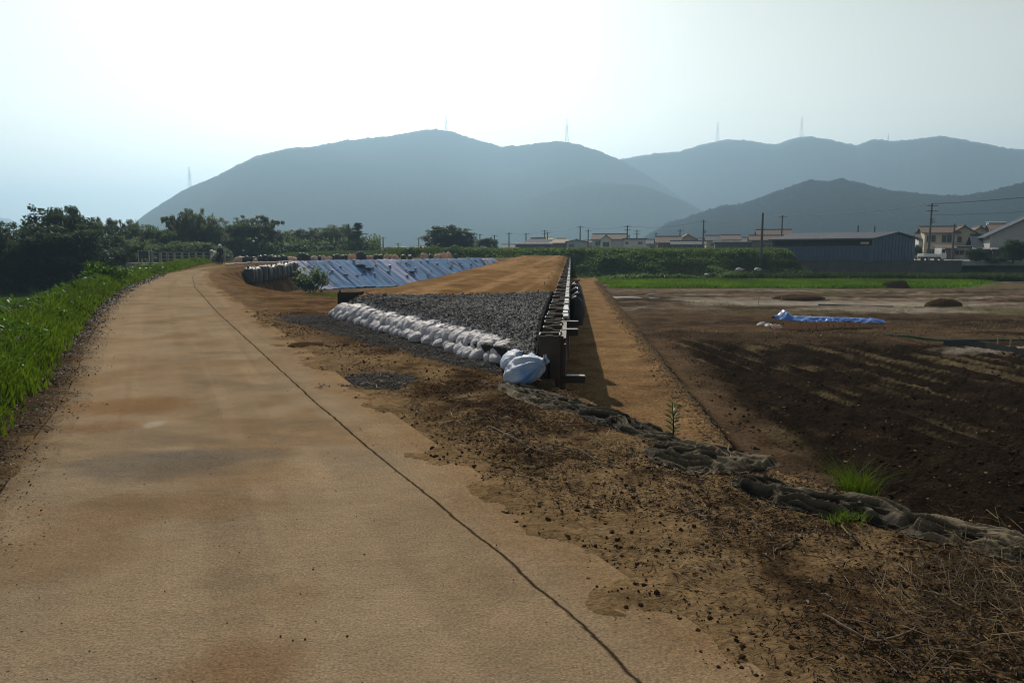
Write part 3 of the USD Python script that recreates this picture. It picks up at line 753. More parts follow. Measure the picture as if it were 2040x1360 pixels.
for c, s in (((-0.255, 0, 0.527), (TH, 0.26, 0.008)), ((-0.008, 0, 0.527), (TH, 0.26, 0.008)), ((-0.131, -0.138, 0.527), (0.09, TH, 0.008)), ((-0.131, 0.138, 0.527), (0.262, TH, 0.008))):
    b.box(c, s)
obj('top_edge', b.get(), 'steel_edge', bp)
b = MB().box((0.022, 0.0, -0.95), (0.04, 0.05, 2.9)).box((0.06, 0.02, -1.0), (0.02, 0.10, 2.8))
obj('interlock', b.get(), 'steel', bp)
# beams that stick out of the wall
def stub(px0, px1, py, y, label):
    a, c = at_y(px0, py, y), at_y(px1, py, y)
    ln = c[0] - a[0] + 0.12
    t = thing('steel_beam', label, 'beam', (float(XW(y)) - 0.02, y, float(c[2])), WANG)
    b = MB()
    b.box((ln / 2, 0, 0.0), (ln, 0.09, 0.012)).box((ln / 2, 0, -0.078), (ln, 0.09, 0.012)).box((ln / 2, 0, -0.039), (ln, 0.012, 0.064))
    obj('web', b.get(), 'steel', t)
    obj('top_flange', MB().box((ln - 0.12, 0, 0.009), (0.22, 0.086, 0.005)).get(), 'zinc', t)
stub(1118, 1152, 748, 8.95, 'nearest steel beam end sticking out low from the wall over the shadowed path')
stub(1124, 1143, 656, 10.05, 'steel beam end sticking out at the top of the wall, second from the viewer')
stub(1124, 1143, 640, 11.15, 'steel beam end sticking out of the wall just in front of the grey capping')
# grey capping along the outer side
pr = proto('cap')
b = MB().box((0, 0, 0), (0.085, 0.5, 0.03), bevel=0.006).box((0.037, 0, -0.09), (0.012, 0.49, 0.15))
obj('plate', b.get(), 'zinc', pr)
obj('seam', MB().box((0, -0.247, 0.018), (0.087, 0.03, 0.008)).get(), 'steel', pr)
obj('skirt', MB().box((0.048, 0, -0.33), (0.012, 0.535, 0.62)).get(), 'steel', pr)  # added below the plate to stop light leaking through the wall shadow
t = thing('waler', 'dark plate added to close the wall shadow along its near outer side', 'shade plate', (float(XW(Y_PILE + 0.25)) + 0.06, Y_PILE + 0.25, 0.14), WANG)  # added plate and flange that keep the near wall shadow solid
obj('plate', MB().box((0, 1.2, 0), (0.014, 2.4, 0.62)).get(), 'steel', t)
obj('top_flange', MB().box((-0.02, 1.2, 0.31), (0.06, 2.4, 0.014)).get(), 'steel', t)
for i in range(110):
    y = 11.5 + i * 0.535
    rr = random.Random(i)
    copy_of(pr, 'capping_plate', f'grey metal capping plate on the sheet pile wall, {nth(i + 1)} from the near end' if i < 30 else 'grey metal capping plate on the far stretch of the sheet pile wall', 'capping plate',
            (float(XW(y)) + 0.045 + rr.uniform(-.006, .006), y, 0.50 + rr.uniform(-.02, .02)), WANG + rr.uniform(-.03, .03), 'capping plates on the wall')

# ------------------------------------------------------------------ sandbags
BEND = 0.12
def sack_mesh(L, W, H, seed, tuft=True, nu=36, nv=34):
    u = np.linspace(0, 1, nu); ph = np.linspace(0, 2 * np.pi, nv, endpoint=False)
    r = np.clip(np.sin(np.clip(u, 0.0, 1) * np.pi) ** 0.55, 0, 1)
    r = np.where(u > 0.5, np.maximum(r * (1 - 0.45 * ((u - 0.5) / 0.5) ** 2), 0.14), r)
    r[0] = 0.02
    x = (u - 0.5) * L
    U_, P_ = np.meshgrid(u, ph, indexing='ij')
    R = r[:, None]
    fold = 1 + (0.26 * sstep(0.4, 1.0, U_) + 0.04) * np.sin(9 * P_ + 2 * fb(U_ * 3, P_, 1, 2, seed) * 3) * np.where(U_ > 0.97, 0.4, 1)
    bul = 1 + 0.40 * (meshkit.fbm(np.stack([U_ * 3, np.cos(P_) * 1.6, np.sin(P_) * 1.6 + seed], -1), 3, seed) - 0.5)
    bul = bul + 0.10 * (1 - np.abs(2 * meshkit.fbm(np.stack([U_ * 5, np.cos(P_) * 3, np.sin(P_) * 3 + seed], -1), 3, seed + 5) - 1)) ** 4
    cy, cz = np.cos(P_), np.sin(P_)
    se = lambda c: np.sign(c) * np.abs(c) ** 0.8
    y = R * se(cy) * W / 2 * fold * bul
    z = R * np.where(cz < 0, se(cz) * 0.62, se(cz)) * H / 2 * fold * bul
    v = np.stack([np.repeat(x[:, None], nv, 1), y, z + H * 0.31], -1).reshape(-1, 3)
    f = []
    for i in range(nu - 1):
        for j in range(nv):
            k = (j + 1) % nv
            f += [[i * nv + j, (i + 1) * nv + j, (i + 1) * nv + k], [i * nv + j, (i + 1) * nv + k, i * nv + k]]
    f += [[0, j + 1, j] for j in range(1, nv - 1)]
    v[:, 2] += BEND * H * np.clip(v[:, 0] / L + 0.1, 0, 1) ** 2 / 0.36
    return v, np.array(f)[:, ::-1]

def tuft_mesh(L, W, H, seed, s=1.0):
    rr = np.random.default_rng(seed)
    nv = 14
    ph = np.linspace(0, 2 * np.pi, nv, endpoint=False)
    rows = []
    for k, (dx, rad) in enumerate(((-.05, 0.20), (0.0, 0.13), (0.03, 0.15), (0.055, 0.20))):
        rad = rad * (1 + (0.35 * rr.uniform(-1, 1, nv) if k == 3 else 0.15 * np.cos(5 * ph)))
        rows.append(np.stack([np.full(nv, L / 2 + dx * s) + (rr.uniform(-.02, .03, nv) * s if k == 3 else 0), np.cos(ph) * rad * W * 0.5, np.sin(ph) * rad * H * 0.7 + H * 0.31 + 0.25 * (k / 3) ** 2 * 0.1 * s], 1))
    v = np.vstack(rows)
    v[:, 2] += BEND * H * (1 + (v[:, 0] - L / 2) / L * 3)
    f = []
    for i in range(3):
        for j in range(nv):
            k = (j + 1) % nv
            f += [[i * nv + j, (i + 1) * nv + j, (i + 1) * nv + k], [i * nv + j, (i + 1) * nv + k, i * nv + k]]
    return v, np.array(f)[:, ::-1]

def make_sack(pr, L, W, H, seed, mat, s=1.0):
    obj('bag', sack_mesh(L, W, H, seed), mat, pr, smooth=True)
    obj('tied_neck', tuft_mesh(L, W, H, seed, s), mat, pr, smooth=True)
    ph = np.linspace(0, 2 * np.pi, 13)
    obj('cord', tube(np.stack([np.full(13, L / 2 + 0.015 * s), np.cos(ph) * 0.06 * W, np.sin(ph) * 0.09 * H + H * (0.32 + BEND)], 1), 0.006, 5, cap=False), 'cord', pr)
SACKS = []
for k in range(5):
    pr = proto(f'sack_{"abcde"[k]}')
    make_sack(pr, 0.45 + 0.03 * (k % 3), 0.33, 0.20 + 0.01 * k, 200 + k, 'sack')
    SACKS.append(pr)
dirn = (BAG_B - BAG_A); LEN = np.linalg.norm(dirn); dirn /= LEN
inn = np.array([-dirn[1], dirn[0]]) * 1.0
if inn @ np.array([1, 1]) < 0:
    inn = -inn
INANG = math.atan2(inn[1], inn[0])
nb = 35
for tier in (0, 1):
    for i in range(nb - (1 if tier else 0)):
        rr = random.Random(1000 * tier + i)
        t = (i + (0.5 if tier else 0.0)) / (nb - 1) + rr.uniform(-.006, .006)
        p = BAG_A + dirn * LEN * t + inn * ((0.02 if tier == 0 else 0.13) + rr.uniform(-.04, .04))
        ground = float(U(p[0], p[1]))
        fromnear = nb - (1 if tier else 0) - i
        lab = f'white sandbag in the {"upper" if tier else "lower"} tier edging the gravel, {nth(fromnear)} from the blue sacks'
        ang = INANG + (0.35 if tier else 0.2) + rr.uniform(-.25, .25)
        sc = rr.uniform(0.85, 1.08)
        copy_of(SACKS[rr.randrange(5)], 'sandbag', lab, 'sandbag', (p[0], p[1], max(ground, 0.0) - 0.03 + (0.135 if tier else 0)), group='white sandbags edging the gravel', scale=sc,
                rot=(rr.uniform(-.15, .15), -(0.38 if tier else 0.12) + rr.uniform(-.12, .1), ang))
for k, (px, py, lab, L, W, H, rz, tilt) in enumerate(((1030, 738, 'blue and white sack on the gravel edge behind the largest sack', 0.42, 0.38, 0.27, INANG - 0.1, -0.3), (1056, 768, 'largest blue and white sack leaning against the box pile', 0.56, 0.52, 0.40, -0.45, -0.42))):
    q = at_z(px, py, 0.0)
    t = thing('large_sack', lab, 'sandbag', (q[0], q[1] + (0.16 if k else 0.05), 0.0 if k else 0.03), rot=(0, tilt, rz))
    make_sack(t, L, W, H, 260 + k, 'sack_blue', 0.55)

# ------------------------------------------------------------------ big bulk bags holding the road edge, and along the levee top
def bulk_mesh(r, h, seed, nv=22, nz=10):
    zz = np.linspace(0, 1, nz)
    prof = np.concatenate([[0.0], 0.9 + 0.16 * np.sin(zz * np.pi) ** 0.8, [0.75, 0.45, 0.16]]) * r
    z = np.concatenate([[0.0], zz * 0.86 * h, [0.94 * h, 0.98 * h, 1.0 * h]])
    ph = np.linspace(0, 2 * np.pi, nv, endpoint=False)
    Z, P_ = np.meshgrid(z, ph, indexing='ij')
    R = prof[:, None] * (1 + 0.07 * np.sin(7 * P_ + seed) * (Z / h > 0.3) + 0.25 * (meshkit.fbm(np.stack([np.cos(P_) * 1.5, np.sin(P_) * 1.5, Z / h * 2.0 + seed], -1), 3, seed) - 0.5))
    v = np.stack([R * np.cos(P_), R * np.sin(P_), Z * (1 + 0.06 * np.cos(P_ + seed))], -1).reshape(-1, 3)
    f = []
    n = len(z)
    for i in range(n - 1):
        for j in range(nv):
            k = (j + 1) % nv
            f += [[i * nv + j, i * nv + k, (i + 1) * nv + k], [i * nv + j, (i + 1) * nv + k, (i + 1) * nv + j]]
    f += [[(n - 1) * nv, (n - 1) * nv + j, (n - 1) * nv + j + 1] for j in range(1, nv - 1)]
    return v, np.array(f)
BULK = {}
for mat in ('black_sack', 'pink_sack'):
    for k in range(3):
        pr = proto(f'{mat}_{"abc"[k]}')
        obj('body', bulk_mesh(0.52, 1.12 if mat == 'black_sack' else 1.0, 300 + k), mat, pr, smooth=True)
        b = MB()
        b.tube([(-0.10, 0, 1.0), (-0.05, 0.03, 1.17), (0.06, -0.02, 1.15), (0.12, 0.02, 0.98)], 0.035, 5)
        b.tube([(0.02, -0.1, 1.0), (0.03, -0.03, 1.16), (-0.02, 0.08, 1.0)], 0.03, 5)
        obj('tied_top', b.get(), mat, pr)
        BULK[mat, k] = pr
nrow = 21
for i in range(nrow):
    t = (i + 0.5) / nrow
    p = TA + (TB - TA) * t + np.array([0.45, 0.05])
    rr = random.Random(40 + i)
    copy_of(BULK['black_sack', i % 3], 'bulk_bag', f'black bulk bag holding the road edge, {nth(i + 1)} from the near end of its row', 'bulk bag',
            (p[0] + rr.uniform(-.06, .06), p[1], -0.82 + rr.uniform(-.05, .05)), rr.uniform(0, 6), 'black bulk bags at the road edge', scale=(0.72, 0.78, 0.93))
# on the levee top behind the tarpaulins: (px from, px to, top, kind)
TOPS = [(465, 487, 510, 'p'), (488, 498, 511, 'b'), (497, 507, 512, 'b'), (506, 516, 514, 'p'), (514, 524, 509, 'b'), (523, 533, 508, 'b'), (533, 543, 509, 'b'), (542, 552, 510, 'b'), (552, 562, 511, 'b'), (561, 571, 509, 'b'),
        (572, 583, 510, 'p'), (582, 592, 511, 'p'), (592, 602, 505, 'b'), (601, 611, 505, 'b'), (610, 619, 507, 'b'), (617, 626, 509, 'p'), (625, 633, 509, 'p'), (633, 641, 510, 'b'), (640, 650, 509, 'p'), (650, 660, 510, 'p'), (660, 669, 508, 'b'), (668, 677, 507, 'b'),
        (676, 684, 508, 'b'), (684, 692, 508, 'b'), (691, 700, 505, 'p'), (700, 708, 505, 'p'), (708, 716, 502, 'b'), (715, 723, 502, 'b'), (722, 730, 504, 'b'), (730, 738, 508, 'p'), (738, 746, 508, 'p'), (746, 754, 506, 'b'), (754, 763, 507, 'b'), (765, 774, 505, 'p'), (774, 783, 506, 'p'), (783, 792, 506, 'p'),
        (800, 808, 507, 'b'), (812, 820, 508, 'b'), (838, 846, 503, 'p'), (845, 852, 504, 'p'), (852, 860, 507, 'b'), (866, 874, 505, 'p'), (873, 881, 504, 'p'), (880, 890, 502, 'p'), (889, 899, 501, 'p'), (905, 912, 506, 'b')]
for i, (a, c, top, k) in enumerate(TOPS):
    t = np.clip((a - 575) / (985 - 575), -0.25, 1)
    cr = TB + (TC - TB) * t if t > 0 else TB + (TA - TB) * (-t) * 0.5 + np.array([-2.0, 4.0]) * 0
    y = float(cr[1]) + 4.2
    P0, P1 = at_y(a, top, y), at_y(c, top, y)
    w = P1[0] - P0[0]
    zt = float(P0[2]); zb = max(0.1, zt - 1.05)
    mat = 'pink_sack' if k == 'p' else 'black_sack'
    rr = random.Random(i)
    copy_of(BULK[mat, i % 3], 'bulk_bag', f'{"pinkish" if k == "p" else "black"} bulk bag on the levee top behind the tarpaulins, {nth(i + 1)} from the left', 'bulk bag',
            ((P0[0] + P1[0]) / 2, y + rr.uniform(-.4, .4), zb), rr.uniform(0, 6), 'bulk bags on the levee top', scale=(w / 1.0, max(w, 0.6), (zt - zb) / 1.1))
# line of white sandbags at the head of the tarpaulins
pr = proto('small_sack')
obj('bag', sack_mesh(0.62, 0.34, 0.26, 290, nu=14, nv=12), 'sack', pr, smooth=True)
obj('tied_neck', tuft_mesh(0.62, 0.34, 0.26, 290), 'sack', pr)
segs = [(np.array([-22.3, 57.0]), TB + np.array([-.2, .3]), 16), (TB + np.array([-.1, .25]), TC + np.array([0, .3]), 46)]
k = 0
for a, b_, n in segs:
    for i in range(n):
        p = a + (b_ - a) * (i + 0.5) / n
        rr = random.Random(k + 70)
        zz = float(U(p[0], p[1])) + (0.02)
        copy_of(pr, 'sandbag', f'small white sandbag along the head of the blue tarpaulins, {nth(k + 1)} from the left', 'sandbag', (p[0], p[1], max(zz, 0.1 if k > 15 else 0.0)),
                math.atan2(b_[1] - a[1], b_[0] - a[0]) + rr.uniform(-.2, .2), 'white sandbags along the head of the tarpaulins', scale=(1.0, 0.9, 0.62))
        k += 1

# ------------------------------------------------------------------ blue tarpaulins on the levee slope
TV = TC - TB; TLEN = np.linalg.norm(TV); TV = TV / TLEN
TN = np.array([TV[1], -TV[0]])
nsh = 13
for i in range(nsh):
    l0, l1 = i * TLEN / nsh - 0.12, (i + 1) * TLEN / nsh + 0.12
    nu, nv = 26, 34
    l = np.linspace(l0, l1, nu); s = np.linspace(-0.25, 4.9, nv)
    Lg, S = np.meshgrid(l, s)
    slant = 0.10 * S
    x = TB[0] + TV[0] * (Lg + slant) + TN[0] * S
    y = TB[1] + TV[1] * (Lg + slant) + TN[1] * S
    base = np.maximum(0.2 * 1.0 - np.maximum(S, 0) * 2.15 / 4.6, -1.95)
    fold = np.abs(np.sin((Lg * 4.2 + 0.35 * S + 2.5 * fb(Lg, S, 0.5, 3, 400 + i)))) ** 3 * 0.035
    crease = (fb(Lg * 2.2, S * 0.5, 1.6, 3, 420 + i) - 0.5) * 0.06
    z = base + 0.10 + 0.035 * (i % 3) + fold + crease
    z[-2:] -= 0.05
    v = np.stack([x, y, z], -1).reshape(-1, 3)
    up = (i * 7) % 5
    t = tag(thing('tarpaulin'), f'{"deep blue" if i in (0, 5, 12) else "pale blue"} plastic tarpaulin sheet on the levee slope, {nth(i + 1)} sheet from the bulk bags', 'tarpaulin', 'blue tarpaulins on the slope')
    dark = i in (0, 5, 12)
    obj('sheet', (v, grid_faces(nv, nu)), 'tarp_blue' if dark else 'tarp_pale', t, smooth=True)
    # overlapping hem along one side
    rr = random.Random(i)
    hm = MB()
    for q in range(4 if not dark else 2):
        j = rr.randrange(2, nu - 4)
        wd = rr.choice([1, 2])
        vv = np.stack([np.stack([x[:, j], y[:, j], z[:, j] + 0.03], -1), np.stack([x[:, j + wd], y[:, j + wd], z[:, j + wd] + 0.03], -1)], 1)
        a0, a1 = rr.randrange(0, 8), rr.randrange(20, nv)
        vv = vv[a0:a1]
        hm.add(vv.reshape(-1, 3), grid_faces(len(vv), 2))
    obj('overlap_strip', hm.get(), 'tarp_blue' if not dark else 'tarp_pale', t, smooth=True)
def on_slope(l, s):
    return TB[0] + TV[0] * (l + 0.1 * s) + TN[0] * s, TB[1] + TV[1] * (l + 0.1 * s) + TN[1] * s, 0.2 - s * 2.15 / 4.6 + 0.2
pr = proto('weight_sack')
obj('bag', sack_mesh(0.5, 0.32, 0.22, 291, nu=14, nv=12), 'black_sack', pr, smooth=True)
obj('tied_neck', tuft_mesh(0.5, 0.32, 0.22, 291), 'black_sack', pr)
for i in range(42):
    rr = random.Random(i + 500)
    l, s = (i + rr.uniform(0, .9)) / 42 * TLEN, rr.choice([0.5, 1.3, 2.1, 2.9]) + rr.uniform(-.3, .3)
    x, y, z = on_slope(l, s)
    copy_of(pr, 'weight_sack', f'small black sandbag weighing down the blue tarpaulins, {nth(i + 1)} from the left', 'sandbag', (x, y, z - 0.03), rr.uniform(0, 6), 'black sandbags lying on the tarpaulins', scale=rr.uniform(.45, .8))
for i, (l, s, a) in enumerate(((6.2, 1.0, 0.6), (6.6, 1.6, 0.4), (10.6, 2.4, 0.45))):      # soil heaped on the tarpaulins
    x, y, z = on_slope(l, s)
    m = trimesh.creation.icosphere(3, 1.0)
    v = np.array(m.vertices); v *= (1 + 0.7 * (meshkit.fbm(v * 2 + i, 4, 440 + i) - 0.5))[:, None]
    v = v * np.array([a * 1.3, a * 0.7, 0.09])
    t = thing('soil_patch', f'brown soil patch slipped onto the tarpaulins, {nth(i + 1)} from the left', 'soil', (x, y, z - 0.05), rot=(0.0, 0.0, math.atan2(TN[1], TN[0])))
    obj('soil', (v, m.faces), 'clod', t, smooth=True)

# black sacks hung over the wall
for i, (y, px, w) in enumerate(((16.0, 1150, .30), (17.6, 1150, .28), (19.6, 1148, .26), (22.0, 1146, .24))):
    t = thing('hanging_sack', f'black plastic sack hanging on the outer side of the wall, {nth(i + 1)} from the viewer', 'sack', (float(XW(y)) + 0.27, y, -0.12), rr.uniform(0, 6))
    obj('body', bulk_mesh(0.15, 0.62, 350 + i), 'black_sack', t, smooth=True)
    obj('tied_top', MB().tube([(0, 0, .6), (-.05, 0.02, .70), (-0.14, 0, .72)], 0.02, 5).get(), 'black_sack', t)

# ------------------------------------------------------------------ crumpled ground cloth along the bank edge
from scipy import ndimage
def crumple(name, pts, w0, w1, amp, seed, mat, label, drop=0.25, hump=0.0):
    """a sheet thrown along the bank edge: sharp folds that wander along it, frayed uneven borders"""
    P = np.array([at_z(px, py, 0.0)[:2] for px, py in pts])
    d = np.concatenate([[0], np.cumsum(np.linalg.norm(np.diff(P, axis=0), axis=1))])
    n = int(d[-1] / 0.012); k = int((w0 + w1) * 1.25 / 0.0085)
    s = np.linspace(0, d[-1], n)
    cx, cy = np.interp(s, d, P[:, 0]), np.interp(s, d, P[:, 1])
    ker = np.hanning(31); ker /= ker.sum()
    tx, ty = [np.convolve(np.pad(np.gradient(q), 15, mode='edge'), ker, 'valid') for q in (cx, cy)]
    ln = np.hypot(tx, ty); nx, ny = ty / ln, -tx / ln
    if (nx + ny * 0.6).mean() < 0:
        nx, ny = -nx, -ny
    t = np.linspace(0, 1, k)
    ends = np.sin(np.clip(np.linspace(0, 1, n), 0.02, 0.98) * np.pi) ** 0.4
    rag = lambda q: 0.35 + 1.1 * fb(s, s * 0 + q, 2.6, 4, seed + q)
    a, b = -w0 * rag(1) * ends, w1 * rag(2) * ends
    o = a[:, None] + (b - a)[:, None] * t[None]
    S = np.repeat(s[:, None], k, 1)
    wx = (fb(S, o, 2.2, 3, seed + 3) - .5) * 0.5; wy = (fb(S, o, 2.6, 3, seed + 4) - .5) * 0.30
    def rid(fs, fo, sk, sd, w):                            # narrow folds: a crest wherever the noise passes its middle
        q = np.abs(2 * fb((S + wx) * fs + (o + wy) * sk, (o + wy) * fo - (S + wx) * sk * 0.3, 1.0, 1, sd) - 1)
        return np.clip(1 - q / w, 0, 1) ** 1.3
    f1, f2, f3, f4 = rid(1.3, 8.0, 3.0, seed + 5, .30), rid(3.0, 14.0, -7.0, seed + 6, .22), rid(6.0, 6.0, 8.0, seed + 7, .20), rid(2.5, 26.0, 6.0, seed + 9, .4)
    pat = 0.35 + 1.1 * fb(S, o, 2.5, 2, seed + 15)
    folds = amp * pat * np.maximum.reduce([1.0 * f1, 0.8 * f2, 0.7 * f3])
    tap = sstep(0, 0.16, t)[None] * sstep(0, 0.12, 1 - t)[None] * sstep(0, 0.06, np.linspace(0, 1, n))[:, None] * sstep(0, 0.06, 1 - np.linspace(0, 1, n))[:, None]
    z = folds + 0.3 * amp * fb(S, o, 2.0, 3, seed + 8) + hump * np.sin(t * np.pi)[None] * (0.4 + 1.2 * fb(S, S * 0, 1.5, 2, seed + 10))
    z = ndimage.gaussian_filter(z * tap - 0.02 * (1 - tap), (0.7, 0.0))
    x = cx[:, None] + nx[:, None] * o; y = cy[:, None] + ny[:, None] * o
    g = np.maximum(U(x, y), -0.05)
    z = g + np.maximum(z, 0.006) - np.maximum(o - 0.10, 0) * drop
    j = amp * 0.45
    x = x + (fb(S, o, 4.0, 2, seed + 11) - .5) * j * 2; y = y + (fb(S, o, 4.0, 2, seed + 12) - .5) * j * 2
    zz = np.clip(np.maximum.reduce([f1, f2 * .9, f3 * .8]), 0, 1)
    dark = np.array([0.018, 0.017, 0.015] if mat == 'cloth_dark' else [0.032, 0.028, 0.022]); dust_lit = np.array([0.10, 0.083, 0.058] if mat == 'cloth_dark' else [0.15, 0.122, 0.082])  # dusty crest tone; lit crests and shaded creases painted in by fold height
    c = dark + (dust_lit - dark) * (sstep(0.2, 0.9, zz) * (0.2 + 1.3 * fb(S, o, 4.0, 3, seed + 13)) + 0.35 * sstep(0.5, 0.65, fb(S, o, 3.0, 3, seed + 14)))[..., None]
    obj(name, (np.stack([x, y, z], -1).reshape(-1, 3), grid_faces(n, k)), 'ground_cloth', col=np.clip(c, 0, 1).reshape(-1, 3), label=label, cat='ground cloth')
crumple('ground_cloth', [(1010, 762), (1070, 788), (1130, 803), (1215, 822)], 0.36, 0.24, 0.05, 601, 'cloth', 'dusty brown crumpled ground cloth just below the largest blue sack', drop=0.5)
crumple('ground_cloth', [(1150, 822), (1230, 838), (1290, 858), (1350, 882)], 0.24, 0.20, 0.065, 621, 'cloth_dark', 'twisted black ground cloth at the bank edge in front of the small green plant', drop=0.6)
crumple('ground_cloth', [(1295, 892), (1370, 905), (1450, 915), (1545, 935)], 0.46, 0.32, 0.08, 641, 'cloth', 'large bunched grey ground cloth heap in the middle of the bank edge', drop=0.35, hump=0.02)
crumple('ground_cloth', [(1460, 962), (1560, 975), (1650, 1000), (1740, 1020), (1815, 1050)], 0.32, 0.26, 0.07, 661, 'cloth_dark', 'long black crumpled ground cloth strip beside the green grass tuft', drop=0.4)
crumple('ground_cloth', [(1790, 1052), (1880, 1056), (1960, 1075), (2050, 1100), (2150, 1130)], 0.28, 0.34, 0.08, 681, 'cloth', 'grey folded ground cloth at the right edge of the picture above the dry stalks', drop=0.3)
# small heap of dark soil beside the slab
q = at_z(606, 690, 0.0)
t = thing('soil_heap', 'small heap of dark soil beside the slab before the gravel', 'soil heap', (q[0], q[1] + 0.1, -0.02))
m = trimesh.creation.icosphere(4, 1.0); v = np.array(m.vertices)
v = v * (1 + 0.5 * (meshkit.fbm(v * 2.5 + 3, 4, 780) - 0.5))[:, None] * [0.30, 0.24, 0.075]
obj('soil', (v, m.faces), 'heap', t, smooth=True)
# ================================================================== growth
# ------------------------------------------------------------------ verge grass on the left
def scatter_verge():
    rg = np.random.default_rng(11)
    n = 150000
    y = 2.6 + (rg.uniform(0, 1, n) ** 1.7) * 60
    e = rg.uniform(0.22, 5.6, n) ** 1.0
    keep = rg.uniform(0, 1, n) < np.where(e < 0.6, (e - 0.1) * 1.2, 1.0)
    y, e = y[keep], e[keep]
    x = xRL(y) - e
    sh = 1.3 + 0.5 * (y > 40)
    z = np.where(e < sh, U(x, y) - 0.02, -(e - sh) / 4.6 * 2.75)
    clump = fb(x, y, 1.3, 3, 12)
    big = 1.0 / (1 + np.exp(-(clump - 0.45) * 14))
    h = (0.16 + 0.34 * big * rg.uniform(0.5, 1.2, len(x))) * np.clip(0.35 + (e - 0.2) / 0.9, 0.35, 1.25)
    w = 0.010 + 0.012 * rg.uniform(0, 1, len(x)) + 0.0011 * y
    tall = (clump > 0.35)
    k = tall | (rg.uniform(0, 1, len(x)) < 0.6)
    P = np.stack([x, y, z], 1)[k]
    obj('verge_grass', blades(P, h[k], w[k], 0.55, rg), 'grass', kind='stuff', label='bright green grass growing on the verge left of the road', cat='grass')
    # broad-leaved weeds in it
    n = 52000
    y = 2.8 + (rg.uniform(0, 1, n) ** 1.8) * 45
    e = 0.6 + rg.uniform(0, 1, n) * 4.5
    x = xRL(y) - e
    m = fb(x, y, 0.8, 3, 14) > 0.47
    x, y, e = x[m], y[m], e[m]
    sh = 1.3
    z = np.where(e < sh, 0.0, -(e - sh) / 4.6 * 2.75)
    hh = rg.uniform(0.08, 0.5, len(x)) * np.clip(0.4 + (e - 0.5) / 1.0, 0.4, 1.2)
    obj('verge_weeds', leaves(np.stack([x, y, z + hh], 1), 0.034 + 0.0016 * y, rg, 0.5), 'weed', kind='stuff', label='broad-leaved weeds mixed into the grass left of the road', cat='weeds')
    # dead leaves and stalks along the edge of the slab
    n = 30000
    y = 2.4 + rg.uniform(0, 1, n) ** 1.8 * 40
    e = rg.normal(0.12, 0.20, n)
    x = xRL(y) - e
    k = fb(x, y, 2.0, 3, 15) > rg.uniform(0.25, 0.65, n)
    x, y = x[k], y[k]
    z = np.maximum(U(x, y), -0.01) + rg.uniform(0.0, 0.03, len(x))
    v, f = leaves(np.stack([x, y, z], 1), 0.006 + 0.0008 * y, rg, 0.85)
    obj('leaf_litter', (v, f), 'debris', kind='stuff', label='dead leaves and stalks strewn along the left edge of the slab', cat='litter')
scatter_verge()
rg = np.random.default_rng(17)
n = 900
y = 2.4 + rg.uniform(0, 1, n) ** 1.6 * 14; x = xRL(y) + rg.uniform(0.02, 1, n) * (xRR(y) - xRL(y))
OCT = trimesh.creation.icosahedron()
def grit(P, r, rg):
    V = np.array(OCT.vertices)
    v = V[None] * (1 + rg.uniform(-.4, .4, (len(P), 12)))[..., None] * r[:, None, None] * [1, 1, .7] + P[:, None]
    return v.reshape(-1, 3), (np.array(OCT.faces)[None] + (np.arange(len(P)) * 12)[:, None, None]).reshape(-1, 3)
obj('grit', grit(np.stack([x, y, 0.004 + 0 * x], 1), 0.0012 + 0.0035 * rg.uniform(0, 1, n) ** 5 + .00012 * y, rg), 'clod', kind='stuff', label='fine grit scattered over the dusty concrete slabs', cat='grit')

